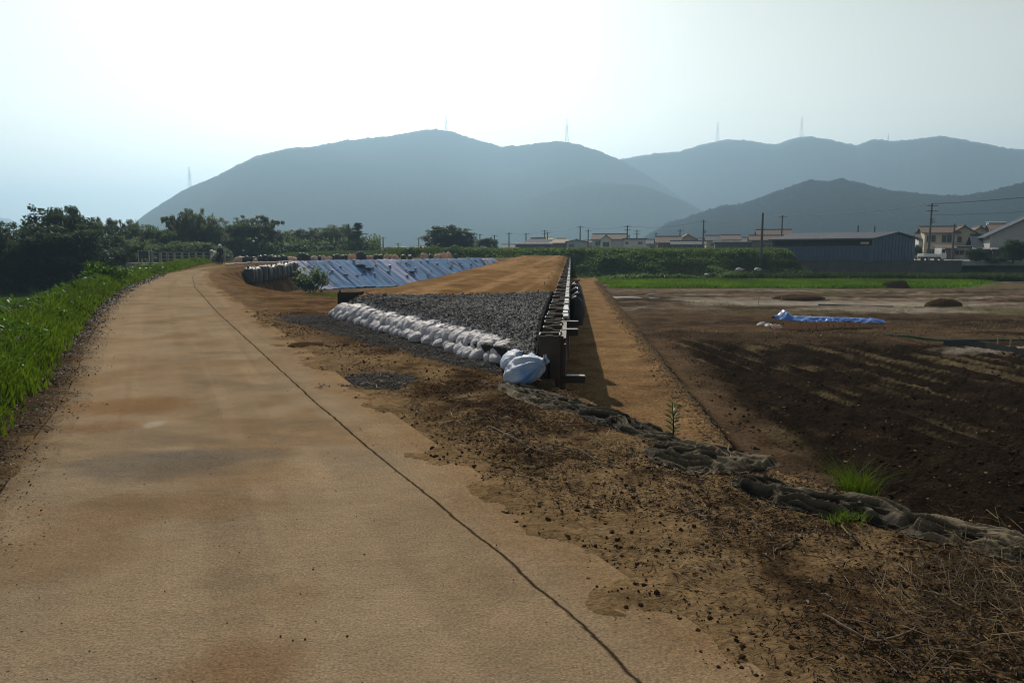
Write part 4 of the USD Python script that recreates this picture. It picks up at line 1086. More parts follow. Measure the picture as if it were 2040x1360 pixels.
# ------------------------------------------------------------------ dry debris and clods on the right shoulder
def scatter_shoulder():
    rg = np.random.default_rng(21)
    n = 90000
    y = 2.3 + rg.uniform(0, 1, n) ** 1.4 * 9.5
    t = rg.uniform(0, 1, n)
    x = xRR(y) + t * (xRight(y) - xRR(y)) + 0.05
    dens = sstep(0.44, 0.62, 0.5 * fb(x, y, 1.5, 4, 22) + 0.5 * fb(x, y, 0.6, 3, 23)) * sstep(0.0, 0.28, t + 0.3 * (fb(x, y, 2.2, 3, 24) - 0.5))
    corner = np.exp(-(((x - 2.3) / 0.9) ** 2 + ((y - 2.9) / 0.7) ** 2))
    k = rg.uniform(0, 1, n) < dens * 0.55 + corner * 0.5
    k &= gravel_mask(x, y, np.full(n, 0.5)) < 0.4
    x, y = x[k], y[k]; n = len(x)
    z = U(x, y)
    a = rg.uniform(0, 2 * np.pi, n)
    ln = 0.006 + 0.026 * rg.uniform(0, 1, n) ** 2
    d = np.stack([np.cos(a) * ln, np.sin(a) * ln, rg.normal(0.001, 0.003, n)], 1)
    s = np.stack([-np.sin(a), np.cos(a), rg.normal(0, 0.12, n)], 1) * (0.0022 + 0.006 * rg.uniform(0, 1, n) ** 2)[:, None]
    P = np.stack([x, y, z + 0.004 + rg.uniform(0, 0.012, n)], 1)
    v = np.stack([P - d - s * 0.5, P - d * 0.1 + s + [0, 0, 0.004], P + d, P - d * 0.1 - s + [0, 0, 0.004]], 1).reshape(-1, 3)
    kk = np.arange(n)[:, None] * 4
    obj('plant_debris', (v, np.concatenate([kk + [0, 1, 2], kk + [0, 2, 3]])), 'debris', kind='stuff', label='dark rotting plant debris scattered over the bare soil right of the road', cat='debris')
    # straw
    n = 1500
    y = 2.3 + rg.uniform(0, 1, n) ** 1.3 * 7
    t = rg.uniform(0.1, 1.0, n)
    x = xRR(y) + t * (xRight(y) - xRR(y))
    k = fb(x, y, 1.2, 3, 25) > 0.48
    x, y = x[k], y[k]; n = len(x)
    a = rg.normal(-0.4, 0.8, n); ln = rg.uniform(0.015, 0.07, n)
    b = MB()
    d = np.stack([np.cos(a) * ln, np.sin(a) * ln, rg.normal(0.008, 0.02, n)], 1)
    s = np.stack([-np.sin(a), np.cos(a), rg.normal(0, 0.3, n)], 1) * 0.0022
    P = np.stack([x, y, U(x, y) + 0.018], 1)
    v = np.stack([P - d - s, P - d + s, P + d + s * 0.6, P + d - s * 0.6], 1).reshape(-1, 3)
    kk = np.arange(n)[:, None] * 4
    obj('straw', (v, np.concatenate([kk + [0, 1, 2], kk + [0, 2, 3]])), 'straw', kind='stuff', label='pale straw bits lying on the bare soil right of the road', cat='straw')
    # clods and pebbles
    n = 14000
    y = 2.3 + rg.uniform(0, 1, n) ** 1.2 * 16
    t = rg.uniform(0, 1, n)
    x = xRR(y) - 0.1 + t * (np.minimum(xRight(y), xPL(y)) - xRR(y) - 0.1)
    k = fb(x, y, 1.5, 4, 26) > rg.uniform(0.3, 0.7, n)
    x, y = x[k], y[k]
    obj('clods', lumps(np.stack([x, y, U(x, y) + 0.002], 1), 0.003 + 0.013 * rg.uniform(0, 1, len(x)) ** 4 + 0.0003 * y, rg, 0.6), 'clod', kind='stuff', label='small soil clods scattered on the bare shoulder right of the road', cat='clods')
OCT = trimesh.creation.icosahedron()
def lumps(P, r, rg, flat=0.75):
    n = len(P)
    V = np.array(OCT.vertices); Fc = np.array(OCT.faces)
    j = 1 + rg.uniform(-0.35, 0.35, (n, 12))
    v = V[None] * j[..., None] * r[:, None, None]
    a = rg.uniform(0, 2 * np.pi, n); ca, sa = np.cos(a)[:, None], np.sin(a)[:, None]
    sx = rg.uniform(0.75, 1.4, n)[:, None]
    x, y, z = v[..., 0] * sx, v[..., 1], v[..., 2] * flat
    tl = rg.normal(0, 0.35, n)[:, None]
    x, z = x * np.cos(tl) - z * np.sin(tl), x * np.sin(tl) + z * np.cos(tl)
    v = np.stack([x * ca - y * sa, x * sa + y * ca, z], -1) + P[:, None]
    return v.reshape(-1, 3), (Fc[None] + (np.arange(n) * 12)[:, None, None]).reshape(-1, 3)
scatter_shoulder()

# ------------------------------------------------------------------ gravel
def scatter_gravel():
    rg = np.random.default_rng(31)
    n = 26000
    y = 8.6 + rg.uniform(0, 1, n) ** 1.35 * 11.5
    t = rg.uniform(0, 1, n)
    a, b = xPL(y) + 0.05, XW(y) - 0.36
    x = a + (b - a) * t
    ge = gravel_edge(x, y)
    k = (b > a) & (y < ge + rg.normal(0, 0.25, n))
    x, y = x[k], y[k]
    obj('gravel', lumps(np.stack([x, y, ZP(x, y) + 0.04 + rg.uniform(0, 0.02, len(x))], 1), 0.017 + 0.016 * rg.uniform(0, 1, len(x)) ** 2, rg), 'stone', kind='stuff', label='dark crushed stone bed behind the row of white sandbags', cat='gravel')
    n = 60000
    x = rg.uniform(-6, 1.5, n); y = rg.uniform(5, 19, n)
    m = gravel_mask(x, y, fb(x, y, 2.2, 5, 34)) * (x < xRight(y) - 0.35)
    k = rg.uniform(0, 1, n) < m * 0.5
    x, y = x[k], y[k]
    obj('loose_gravel', lumps(np.stack([x, y, U(x, y) + 0.004], 1), 0.008 + 0.012 * rg.uniform(0, 1, len(x)) ** 2, rg), 'stone', kind='stuff', label='loose dark stones spilled in front of the sandbags and beside the slab', cat='gravel')
scatter_gravel()
# the black edging at the far left corner of the gravel
q = at_z(676, 607, 0.0)
t = thing('edging_board', 'black edging board at the far left end of the gravel behind the sandbags', 'board', (q[0] + 0.05, q[1] + 0.25, 0), 0.5)
obj('board', MB().box((0.22, 0, 0.17), (0.75, 0.05, 0.34), bevel=0.01).get(), 'black_part', t)
obj('stake', MB().box((-0.1, -0.05, 0.2), (0.05, 0.04, 0.42)).get(), 'black_part', t)

# ------------------------------------------------------------------ clods of the ploughed field
def scatter_field():
    rg = np.random.default_rng(41)
    n = 17000
    y = 7 + rg.uniform(0, 1, n) ** 1.5 * 27
    x = KW * y + 3.6 + rg.uniform(0, 1, n) * (0.75 * y + 2)
    k = fb(x, y, 0.9, 3, 42) > rg.uniform(0.3, 0.75, n)
    x, y = x[k], y[k]
    obj('field_clods', lumps(np.stack([x, y, G(x, y) + 0.005], 1), 0.012 + 0.04 * rg.uniform(0, 1, len(x)) ** 3, rg, 0.5), 'clod', kind='stuff', label='dark lumps of turned soil over the ploughed field', cat='clods')
    n = 2200
    y = 7 + rg.uniform(0, 1, n) ** 1.3 * 40
    x = KW * y + 3.0 + rg.uniform(0, 1, n) * (0.75 * y + 2)
    obj('field_stubble', lumps(np.stack([x, y, G(x, y) + 0.005], 1), 0.008 + 0.025 * rg.uniform(0, 1, n) ** 4, rg, 0.5), 'clod_tan', kind='stuff', label='pale dry crumbs of soil scattered over the ploughed field', cat='clods')
    # the loose ridge along the path
    n = 6000
    y = 6 + rg.uniform(0, 1, n) ** 1.5 * 70
    x = KW * y + 2.72 + rg.normal(0.05, 0.2, n)
    obj('path_clods', lumps(np.stack([x, y, G(x, y)], 1), 0.015 + 0.03 * rg.uniform(0, 1, n) ** 3 + 0.0004 * y, rg, 0.6), 'clod_tan', kind='stuff', label='crumbled tan soil along the right edge of the path', cat='clods')
scatter_field()

# ------------------------------------------------------------------ dry stalks at the lower right
def stalks():
    rg = np.random.default_rng(51)
    b = MB()
    for i in range(300):
        cx, cy = at_z(1960 + rg.normal(0, 110), 1180 + rg.normal(0, 60), 0.0)[:2]
        z = float(U(cx, cy))
        a = rg.uniform(0, 2 * np.pi); ln = rg.uniform(0.06, 0.24); el = abs(rg.normal(0.2, 0.35))
        d = np.array([math.cos(a) * math.cos(el), math.sin(a) * math.cos(el), math.sin(el)]) * ln
        k = rg.normal(0, 0.04, 3)
        p = np.array([cx, cy, z + rg.uniform(0, 0.06)])
        b.tube([p, p + d * 0.5 + k, p + d], [0.0017, 0.0014, 0.0009], 4)
    obj('dry_stalks', b.get(), 'straw', kind='stuff', label='tangled dry stalks piled at the lower right below the cloth', cat='dry stalks')
    b = MB()
    for i in range(260):
        cx, cy = at_z(1950 + rg.normal(0, 130), 1200 + rg.normal(0, 70), 0.0)[:2]
        z = float(U(cx, cy))
        a = rg.uniform(0, 2 * np.pi); ln = rg.uniform(0.05, 0.22); el = abs(rg.normal(0.15, 0.3))
        d = np.array([math.cos(a) * math.cos(el), math.sin(a) * math.cos(el), math.sin(el)]) * ln
        p = np.array([cx, cy, z + rg.uniform(0, 0.05)])
        b.tube([p, p + d * 0.5 + rg.normal(0, 0.03, 3), p + d], [0.0022, 0.0016, 0.0009], 4)
    obj('dark_twigs', b.get(), 'twig', kind='stuff', label='dark broken twigs under the dry stalks at the lower right', cat='twigs')
stalks()
STICKS = [([(975, 845), (1030, 878), (1080, 900), (1150, 893), (1200, 920)], .007, 'long crooked dark stick lying on the bare soil below the cloth', 'twig'),
          ([(1085, 880), (1120, 888), (1155, 896)], .006, 'short dark stick beside the long crooked stick', 'twig'),
          ([(892, 795), (930, 792), (968, 785)], .010, 'dark stick lying near the tyre track left of the sandbags', 'twig'),
          ([(1790, 1118), (1830, 1150), (1850, 1165), (1920, 1208)], .006, 'pale bent stalk pointing at the dry stalk heap', 'straw'),
          ([(1640, 1222), (1700, 1262), (1745, 1272), (1800, 1262), (1830, 1240)], .007, 'dark curved vine lying like a bow on the sand at the lower right', 'twig'),
          ([(1675, 1225), (1720, 1240), (1760, 1248)], .005, 'thin dark twig above the curved vine', 'twig'),
          ([(1300, 900), (1330, 918), (1370, 930)], .006, 'pale stalk lying in front of the large cloth heap', 'straw'),
          ([(1450, 895), (1457, 925), (1462, 945)], .006, 'pale stalk standing against the large cloth heap', 'straw'),
          ([(1672, 1030), (1680, 1052), (1700, 1068)], .006, 'pale crooked stalk below the grass tuft', 'straw'),
          ([(1540, 1092), (1570, 1082), (1590, 1070)], .006, 'dark stick on the sand left of the grass tuft', 'twig'),
          ([(40, 843), (90, 848), (108, 852)], .008, 'dark stick across the left edge of the slab', 'twig')]
for pts, r, lab, mat in STICKS:
    P = []
    for i, (px, py) in enumerate(pts):
        q = at_z(px, py, 0.02)
        P.append([q[0], q[1], max(float(U(q[0], q[1])), 0.0) + r + (0.05 if 'standing' in lab and i == 0 else 0.012 * (i % 2))])
    P = np.array(P)
    tt = np.linspace(0, 1, len(P)); t2 = np.linspace(0, 1, 14)
    Q = np.stack([np.interp(t2, tt, P[:, j]) for j in range(3)], 1) + np.random.default_rng(len(pts)).normal(0, 0.004, (14, 3)) * [1, 1, 0.5]
    obj('stick', tube(Q, np.linspace(r, r * 0.6, 14), 6), mat, label=lab, cat='stick')

# ------------------------------------------------------------------ plants
def leafy_plant(name, loc, h, n, sz, label, seed, mat='weed', spread=0.25, cat='plant'):
    rg = np.random.default_rng(seed)
    t = thing(name, label, cat, loc)
    obj('stem', tube([(0, 0, -0.05), (0.01 * h, 0, h * .5), (-0.02 * h, 0.02, h)], [0.012 * h + .004, .008 * h + .003, .003], 6), 'weed', t)
    b = MB()
    for i in range(n):
        z = h * (0.25 + 0.75 * (i + .5) / n)
        a = i * 2.4
        s = sz * (1.15 - 0.6 * abs(z / h - 0.6))
        d = np.array([math.cos(a), math.sin(a), 0.45]); w = np.array([-math.sin(a), math.cos(a), 0])
        p = np.array([0, 0, z])
        b.add([p, p + d * s * .5 + w * s * .16, p + d * s - [0, 0, s * .15], p + d * s * .5 - w * s * .16], [[0, 1, 2], [0, 2, 3]])
    obj('foliage', b.get(), mat, t)
q = at_z(1342, 872, 0.0)
leafy_plant('young_plant', (q[0] + 0.02, q[1] + 0.12, -0.12), 0.40, 44, 0.085, 'young green plant standing at the bank edge against the tan path', 5)
q = at_z(1705, 985, 0.0)
t = thing('grass_tuft', 'long bright green grass tuft behind the black cloth strip', 'grass', (q[0] + 0.06, q[1] + 0.12, -0.12))
rg = np.random.default_rng(77)
obj('blades', blades(np.stack([rg.normal(0, .05, 420), rg.normal(0, .04, 420), np.zeros(420)], 1), rg.uniform(.12, .36, 420), np.full(420, .0045), 0.75, rg), 'grass', t)
q = at_z(1690, 1040, 0.0)
t = thing('grass_tuft', 'small low green weed growing out of the cloth below the long grass tuft', 'grass', (q[0], q[1], 0.0))
obj('blades', blades(np.stack([rg.normal(0, .06, 120), rg.normal(0, .03, 120), np.zeros(120)], 1), rg.uniform(.04, .10, 120), np.full(120, .004), 0.9, rg), 'grass', t)

def bush(name, loc, rx, ry, h, n, size, mat, label, seed, cat='bush', stems=9):
    rg = np.random.default_rng(seed)
    t = thing(name, label, cat, loc)
    b = MB()
    C = []
    for i in range(stems):
        a = rg.uniform(0, 2 * np.pi); r = rg.uniform(0.1, 1.0) ** 0.6
        e = np.array([math.cos(a) * r * rx, math.sin(a) * r * ry, h * rg.uniform(0.55, 1.0) * (1.05 - 0.45 * r)])
        b.tube([(e[0] * .1, e[1] * .1, -0.1), e * [0.5, 0.5, 0.55], e], [0.02 * h ** .5, 0.013 * h ** .5, 0.004], 5)
        for tt in rg.uniform(0.3, 1.02, 7):
            C.append(e * [tt, tt, tt ** 0.8])
    obj('stems', b.get(), 'bark', t)
    C = np.array(C)
    k = rg.integers(0, len(C), n)
    P = C[k] + rg.normal(0, 1, (n, 3)) * np.array([rx, ry, h * 0.55]) * 0.17
    P[:, 2] = np.maximum(P[:, 2], 0.02)
    obj('foliage', leaves(P, size, rg, 0.2), mat, t)
    return t
# bush and grass between the bulk bags and the tarpaulins
q = at_y(622, 583, 56.0)
bush('bush', (q[0], 56.0, -1.95), 1.3, 1.0, 2.5, 520, 0.17, 'leaf_mid', 'sparse dark bush growing in front of the first tarpaulin', 61, stems=8)
q = at_y(575, 577, 48.0)
rg = np.random.default_rng(62)
n = 2600
x = at_y(595, 577, 48)[0] + rg.uniform(-2.6, 2.6, n); y = 48 + rg.uniform(-2.5, 3, n)
obj('ditch_grass', blades(np.stack([x, y, U(x, y) - 0.02], 1), rg.uniform(.15, .5, n), np.full(n, .05), .5, rg), 'grass', kind='stuff', label='green grass patch in the hollow below the bulk bags', cat='grass')
# tall weeds on the verge
for i, (px, py, top, h, rx, n, lab) in enumerate(((182, 572, 515, 1.4, 0.9, 1500, 'tall leafy weed clump on the verge in front of the dark tree'), (215, 565, 522, 1.1, 0.8, 900, 'lower weed clump on the verge right of the tall leafy clump'),
                                                  (28, 640, 585, 0.9, 0.8, 1300, 'bright leafy weed clump at the left edge of the picture above the grass'), (75, 630, 600, 0.55, 0.6, 700, 'low leafy weed clump near the left edge of the picture'))):
    y = 30.0 if px > 100 else 17.0
    q = at_y(px, top, y)
    bush('weed_clump', (q[0], y, q[2] - h), rx, rx, h, n, 0.06 if y < 20 else .09, 'weed', lab, 80 + i, cat='weed', stems=14)

# ------------------------------------------------------------------ levee vegetation and field strips on the right
def scatter_right():
    rg = np.random.default_rng(91)
    n = 70000
    x = rg.uniform(-14, 37.5, n); y = rg.uniform(86.0, 98, n) + 0.03 * x
    k = (x > float(XW(84)) - 0.5) | (y > 91)
    x, y = x[k], y[k]
    d = fb(x, y, 0.35, 3, 92)
    P = np.stack([x, y, G(x, y)], 1)
    low = y > 94
    P[:, 2] += rg.uniform(0, 1, len(x)) ** 1.2 * np.where(low, 0.25, 0.15 + 2.0 * np.clip(d - 0.38, 0, 1))
    obj('levee_shrubs', leaves(P, 0.20, rg, 0.2), 'bush', kind='stuff', label='dense dark green shrubs and vines covering the levee face at the end of the path', cat='shrubs')
    n = 22000
    x = rg.uniform(-16, 37, n); y = rg.uniform(92.5, 100, n) + 0.03 * x
    obj('levee_grass', blades(np.stack([x, y, G(x, y)], 1), rg.uniform(.15, .55, n), np.full(n, .09), .5, rg), 'grass', kind='stuff', label='lighter green grass on the levee crown below the houses', cat='grass')
    n = 30000                                                       # reeds in front of the wall
    x = rg.uniform(17, 74, n); y = 86.0 + rg.uniform(0, 1, n) * 6 + 0.02 * (x - 20) - sstep(42, 60, x) * 5
    d = fb(x, y, 0.3, 3, 93)
    k = (d > 0.3)
    x, y, d = x[k], y[k], d[k]
    hh = rg.uniform(0.45, 1.05, len(x)) * (0.5 + d) * np.where(x < 26, 0.55, 1.0)
    obj('reeds', blades(np.stack([x, y, G(x, y) - 0.03], 1), hh, np.full(len(x), .11), .3, rg), 'reed', kind='stuff', label='strip of tall reeds in front of the retaining wall', cat='reeds')
    n = 52000
    x = rg.uniform(9.5, 58, n); y = rg.uniform(69.8, 86.5, n)
    k = (x > 10.3 + 0.03 * (y - 80) + rg.normal(0, 0.4, n)) & (x < 42 + 0.9 * (y - 70) + rg.normal(0, 1, n))
    x, y = x[k], y[k]
    obj('rice_plants', blades(np.stack([x, y, G(x, y)], 1), rg.uniform(.2, .36, len(x)), np.full(len(x), .09), .35, rg), 'rice', kind='stuff', label='bright green rice standing in the paddy beyond the mud', cat='rice')
    n = 12000
    x = rg.uniform(46, 95, n); y = rg.uniform(93, 103, n)
    obj('far_rice', blades(np.stack([x, y, G(x, y)], 1), rg.uniform(.25, .5, n), np.full(n, .12), .35, rg), 'rice', kind='stuff', label='green rice strip below the dark garden wall on the right', cat='rice')
    n = 30000                                                        # dry weeds on the mud
    y = rg.uniform(31, 68, n); x = KW * y + 3.5 + rg.uniform(0, 1, n) * 0.72 * y
    k = fb(x * 0.5, y, 0.3, 4, 27) > 0.585
    x, y = x[k], y[k]
    obj('mud_weeds', blades(np.stack([x, y, G(x, y)], 1), rg.uniform(.03, .13, len(x)), np.full(len(x), .025), .9, rg), 'straw', kind='stuff', label='sparse dull weeds on the low mud banks right of the path', cat='weeds')
scatter_right()
for i, (px, py, w, h, lab) in enumerate(((1880, 611, 1.2, 0.55, 'round weedy mound standing on the grey mud'), (1785, 573, 1.3, 0.8, 'brown weedy mound at the end of the reed strip'), (1590, 596, 2.0, 0.4, 'long low weedy bank left on the mud flat'), (1560, 655, 3.0, 0.35, 'dark weedy ridge in front of the blue field sheet'))):
    q = at_z(px, py, -2.35)
    t = thing('weedy_mound', lab, 'mound', (q[0] + (2.2 if i == 3 else 0), q[1], -2.4))
    m = trimesh.creation.icosphere(3, 1.0); v = np.array(m.vertices)
    v = v * (1 + 0.5 * (meshkit.fbm(v * 2.2 + i, 4, 95 + i) - 0.5))[:, None] * [w, w * 0.6, h]
    obj('soil', (v, m.faces), 'heap', t, smooth=True)
    rg = np.random.default_rng(96 + i)
    k = rg.integers(0, len(v), 500); k = k[v[k, 2] > 0.1 * h]
    obj('weeds', blades(v[k] - [0, 0, .03], rg.uniform(.06, .2, len(k)), np.full(len(k), .03), .8, rg), 'debris' if i == 3 else 'reed', t, kind='stuff')

# ------------------------------------------------------------------ trees
def tree_kind(name, seed, mat, style, n=7000, size=0.16):
    """a kind of tree one metre high and about one metre wide, scaled where it stands"""
    rg = np.random.default_rng(seed)
    pr = proto(name)
    b = MB()
    tips = []
    lean = rg.normal(0, 0.03, 2)
    if style == 'layered':
        b.tube([(0, 0, -0.03), (lean[0], lean[1], 0.5), (lean[0] * 1.5, lean[1], 0.98)], [0.03, 0.018, 0.004], 7)
        for k in range(13):
            z = 0.30 + 0.66 * k / 12
            for a in rg.uniform(0, 2 * np.pi, 4):
                r = 0.42 * (1.08 - z) * 1.3 * rg.uniform(.6, 1.1)
                e = np.array([math.cos(a) * r, math.sin(a) * r, z + rg.uniform(-.02, .02)])
                b.tube([(0, 0, z - 0.03), e * [.5, .5, 1], e], [.008, .006, .002], 4)
                for s in (0.45, 0.7, 0.95):
                    tips.append((e * [s, s, 1], 0.07, 0.018))
    else:
        nst = 1 if style != 'multi' else 4
        for st in range(nst):
            bx, by = (rg.normal(0, 0.02, 2) if nst > 1 else (0, 0))
            top = np.array([bx * 4 + lean[0], by * 4 + lean[1], 0.52 if style != 'airy' else 0.62])
            b.tube([(bx, by, -0.04), (bx + lean[0] * .4 + rg.normal(0, .01), by, 0.22), top], [0.034, 0.026, 0.014], 8)
            nl = 9 if nst == 1 else 4
            for k in range(nl):
                a = 2 * np.pi * (k + rg.uniform(-.3, .3)) / nl + st
                z0 = rg.uniform(0.18 if style != 'airy' else 0.3, 0.5)
                r = rg.uniform(.25, .48) * (.75 if style == 'round' else 1); zz = rg.uniform(0.45, 0.95)
                if k == 0:
                    r, zz = .12, .84
                s = np.array([bx + (top[0] - bx) * z0 / top[2], by + (top[1] - by) * z0 / top[2], z0])
                e = np.array([math.cos(a) * r * (1.2 - 0.6 * max(zz - .5, 0)), math.sin(a) * r, zz])
                mid = s * .5 + e * .5 + [0, 0, .05] + rg.normal(0, .02, 3)
                b.tube([s, mid, e], [.014, .009, .003], 6)
                for q in range(11 if style == 'airy' else 7):
                    d = rg.normal(0, 1, 3); d /= np.linalg.norm(d)
                    p0 = mid + (e - mid) * rg.uniform(-.3, 1)
                    p1 = p0 + d * rg.uniform(.06, .16) + [0, 0, .02]
                    b.tube([p0, (p0 + p1) / 2 + rg.normal(0, .01, 3), p1], [.006, .004, .0015], 4)
                    sz = {'dense': .075, 'airy': .045, 'multi': .065, 'round': .08}[style]
                    tips.append((p1, sz * rg.uniform(.7, 1.3), sz * .75))
                tips.append((e, .05, .04))
            if style in ('dense', 'round', 'multi'):
                for k in range(110 if nst == 1 else 34):
                    d = rg.normal(0, 1, 3); d /= np.linalg.norm(d)
                    rr = rg.uniform(.5, 1.0) ** .5
                    p = np.array([d[0] * .42 * rr, d[1] * .42 * rr, (.48 if style == 'round' else .5) + d[2] * (.47 if style == 'round' else .42) * rr])
                    if p[2] > .08:
                        tips.append((p, .085 * rg.uniform(.6, 1.2), .07))
    obj('trunk', b.get(), 'bark', pr)
    w = np.array([t[1] for t in tips]); w /= w.sum()
    k = rg.choice(len(tips), n, p=w)
    C = np.array([t[0] for t in tips])[k]; S = np.array([[t[1], t[1], t[2]] for t in tips])[k]
    d = rg.normal(0, 1, (n, 3)); d /= np.linalg.norm(d, axis=1, keepdims=True)
    P = C + d * (rg.uniform(0, 1, n) ** .45)[:, None] * S
    if style == 'airy':
        P[:, 2] -= np.abs(rg.normal(0, .025, n))
    obj('crown', leaves(P, np.full(n, size * .1), rg, .15), mat, pr)
    return pr
TK = {'dark_a': tree_kind('dark_tree_a', 1, 'leaf_dark', 'dense', 17000, .17), 'dark_b': tree_kind('dark_tree_b', 2, 'leaf_dark', 'multi', 16000, .17), 'mid_a': tree_kind('mid_tree_a', 3, 'leaf_mid', 'dense', 15000, .17),
      'mid_b': tree_kind('mid_tree_b', 4, 'leaf_mid', 'multi', 15000, .16), 'willow_a': tree_kind('willow_a', 5, 'leaf_willow', 'airy', 11000, .14), 'willow_b': tree_kind('willow_b', 6, 'leaf_willow', 'multi', 15000, .15),
      'sparse': tree_kind('sparse_tree', 7, 'leaf_dark', 'airy', 6500, .15), 'round': tree_kind('round_tree', 18, 'leaf_dark', 'round', 15000, .2), 'conifer': tree_kind('conifer', 9, 'leaf_dark', 'layered', 4200, .2)}
TREES = [(-18, 455, 62, 90, 'dark_b', 'dark tree cut by the left edge of the picture'), (55, 474, 66, 120, 'dark_b', 'low dark bushy tree at the foot of the tallest left tree'), (112, 424, 71, 125, 'dark_b', 'open-crowned tree top rising above the dark left trees'),
         (110, 447, 68, 190, 'dark_a', 'broad dark tree filling the left of the tree belt'), (170, 440, 74, 130, 'dark_a', 'dark tree right of the broad left tree'), (205, 433, 92, 90, 'willow_a', 'thin see-through willow against the sky beside the mountain foot'), (232, 437, 95, 60, 'willow_a', 'second thin willow against the sky near the mountain foot'),
         (243, 462, 88, 44, 'dark_a', 'small dark tree at the foot of the mountain slope'), (215, 470, 78, 110, 'mid_a', 'mid green tree behind the left end of the railing'), (275, 450, 92, 56, 'willow_b', 'grey green willow behind the railing, left of the tallest willow'), (310, 450, 94, 64, 'mid_b', 'bushy grey green tree behind the middle of the railing'),
         (262, 478, 80, 80, 'mid_b', 'low green tree above the left part of the railing'), (345, 458, 92, 60, 'mid_a', 'tree left of the tallest willow above the railing'), (374, 415, 96, 88, 'willow_a', 'tallest willow with open trunk in front of the mountain'), (378, 440, 98, 84, 'willow_b', 'thick lower willow growing beside the tallest willow'), (414, 437, 98, 58, 'willow_b', 'willow just right of the tallest willow'),
         (330, 482, 84, 90, 'mid_b', 'low bushes of trees right above the railing'), (400, 480, 86, 100, 'mid_a', 'dark green low tree behind the two workers'), (456, 447, 104, 62, 'mid_a', 'dark flat-topped tree right of the standing worker'), (484, 440, 104, 60, 'mid_b', 'mid green tree behind the first pinkish bulk bag'), (520, 428, 106, 84, 'willow_a', 'tall willow with a slanting bare limb on its right'),
         (512, 446, 108, 80, 'mid_b', 'thick tree under the tall willow with the slanting limb'), (546, 470, 110, 52, 'willow_b', 'low willow right of the tall willow'), (576, 464, 112, 60, 'willow_b', 'rounded grey green willow over the black bulk bags'), (608, 460, 112, 60, 'willow_b', 'grey green willow left of the middle of the belt'), (640, 463, 114, 58, 'willow_b', 'grey green willow near the tallest bulk bags'),
         (662, 455, 114, 60, 'willow_b', 'rounded willow left of the dark pole'), (690, 454, 116, 50, 'willow_b', 'willow standing right behind the dark pole'), (714, 447, 112, 62, 'conifer', 'dark layered conifer at the right end of the tree belt'), (735, 482, 118, 40, 'mid_a', 'small tree right of the layered conifer'), (590, 482, 108, 90, 'mid_a', 'low green trees under the willows behind the bulk bags'), (660, 485, 110, 90, 'mid_a', 'low dark trees under the willows left of the conifer'),
         (893, 450, 120, 92, 'round', 'big round dark tree standing alone at the end of the tarpaulins'), (893, 468, 119, 76, 'dark_b', 'dense low foliage around the trunk of the big lone tree'), (972, 474, 122, 40, 'round', 'small round tree right of the big lone tree'), (930, 486, 121, 26, 'dark_b', 'low dark bush at the right foot of the big lone tree'), (780, 492, 122, 40, 'mid_b', 'low bush right of the conifer beside the poles')]
for i, (px, top, y, wpx, kind, lab) in enumerate(TREES):
    q = at_y(px, top, y)
    zb = -2.4 if y < 100 else 0.0
    if y >= 118:
        zb = 0.6
    h = q[2] - zb
    w = wpx / F * y * 1.3
    rr = random.Random(i + 3)
    copy_of(TK[kind], 'tree', lab, 'tree', (q[0], y, zb), rr.uniform(0, 6.28), 'trees beyond the levee', scale=(w, w, h / (0.90 if 'willow' in kind or 'dark_b' in kind else 0.95)))
for i, (px, top, y, wpx, kind, lab) in enumerate(((1945, 494, 103, 40, 'dark_b', 'dark garden shrub in front of the yellow house'), (2022, 478, 101, 50, 'round', 'dark garden tree in front of the big blue roofed house'), (1985, 512, 101, 44, 'dark_b', 'low garden bush by the carports'), (1828, 486, 112, 22, 'mid_a', 'small green bush between the shed and the white truck'))):
    q = at_y(px, top, y); zb = -0.6
    copy_of(TK[kind], 'tree', lab, 'tree', (q[0], y, zb), i * 1.3, 'garden trees in the village', scale=(wpx / F * y * 1.1, wpx / F * y * 1.1, (q[2] - zb) / .97))

# undergrowth that closes the tree belt to the ground
rg = np.random.default_rng(131)
n = 60000
px = rg.uniform(-160, 760, n)
y = np.interp(px, [-160, 230, 300, 480, 760], [68, 74, 84, 104, 116]) + rg.normal(0, 2.5, n)
x = (px - CX) / F * y
g = fb(x, y, 0.22, 3, 132)
z = np.where(y < 100, -2.4, 0.0) + rg.uniform(0, 1, n) ** 1.3 * (1.0 + 4.2 * np.clip(g - 0.25, 0, 1)) * np.where(px < 230, 1.0, 1.25)
obj('undergrowth', leaves(np.stack([x, y, z], 1), 0.24, rg, .2), 'leaf_mid', kind='stuff', label='dense dark undergrowth under the tree belt beyond the road', cat='undergrowth')
# leaf masses of the wooded small hill
n = 130000
az = rg.uniform(math.atan((1230 - CX) / F), math.atan((2120 - CX) / F), n); tt = rg.uniform(0.05, 1.03, n)
R = 1080 - 380 * (1 - tt)
H = np.array(HILL_C(az, tt))
x, y = R * np.sin(az), R * np.cos(az)
g = fb(x, y, .11, 3, 133)
obj('hill_canopy', leaves(np.stack([x, y, H + rg.uniform(-1, 1, n) + 8.5 * (g - .42)], 1), 2.1, rg, .3), 'hill_leaf', kind='stuff', label='leafy canopy of the wooded small hill behind the village', cat='canopy')
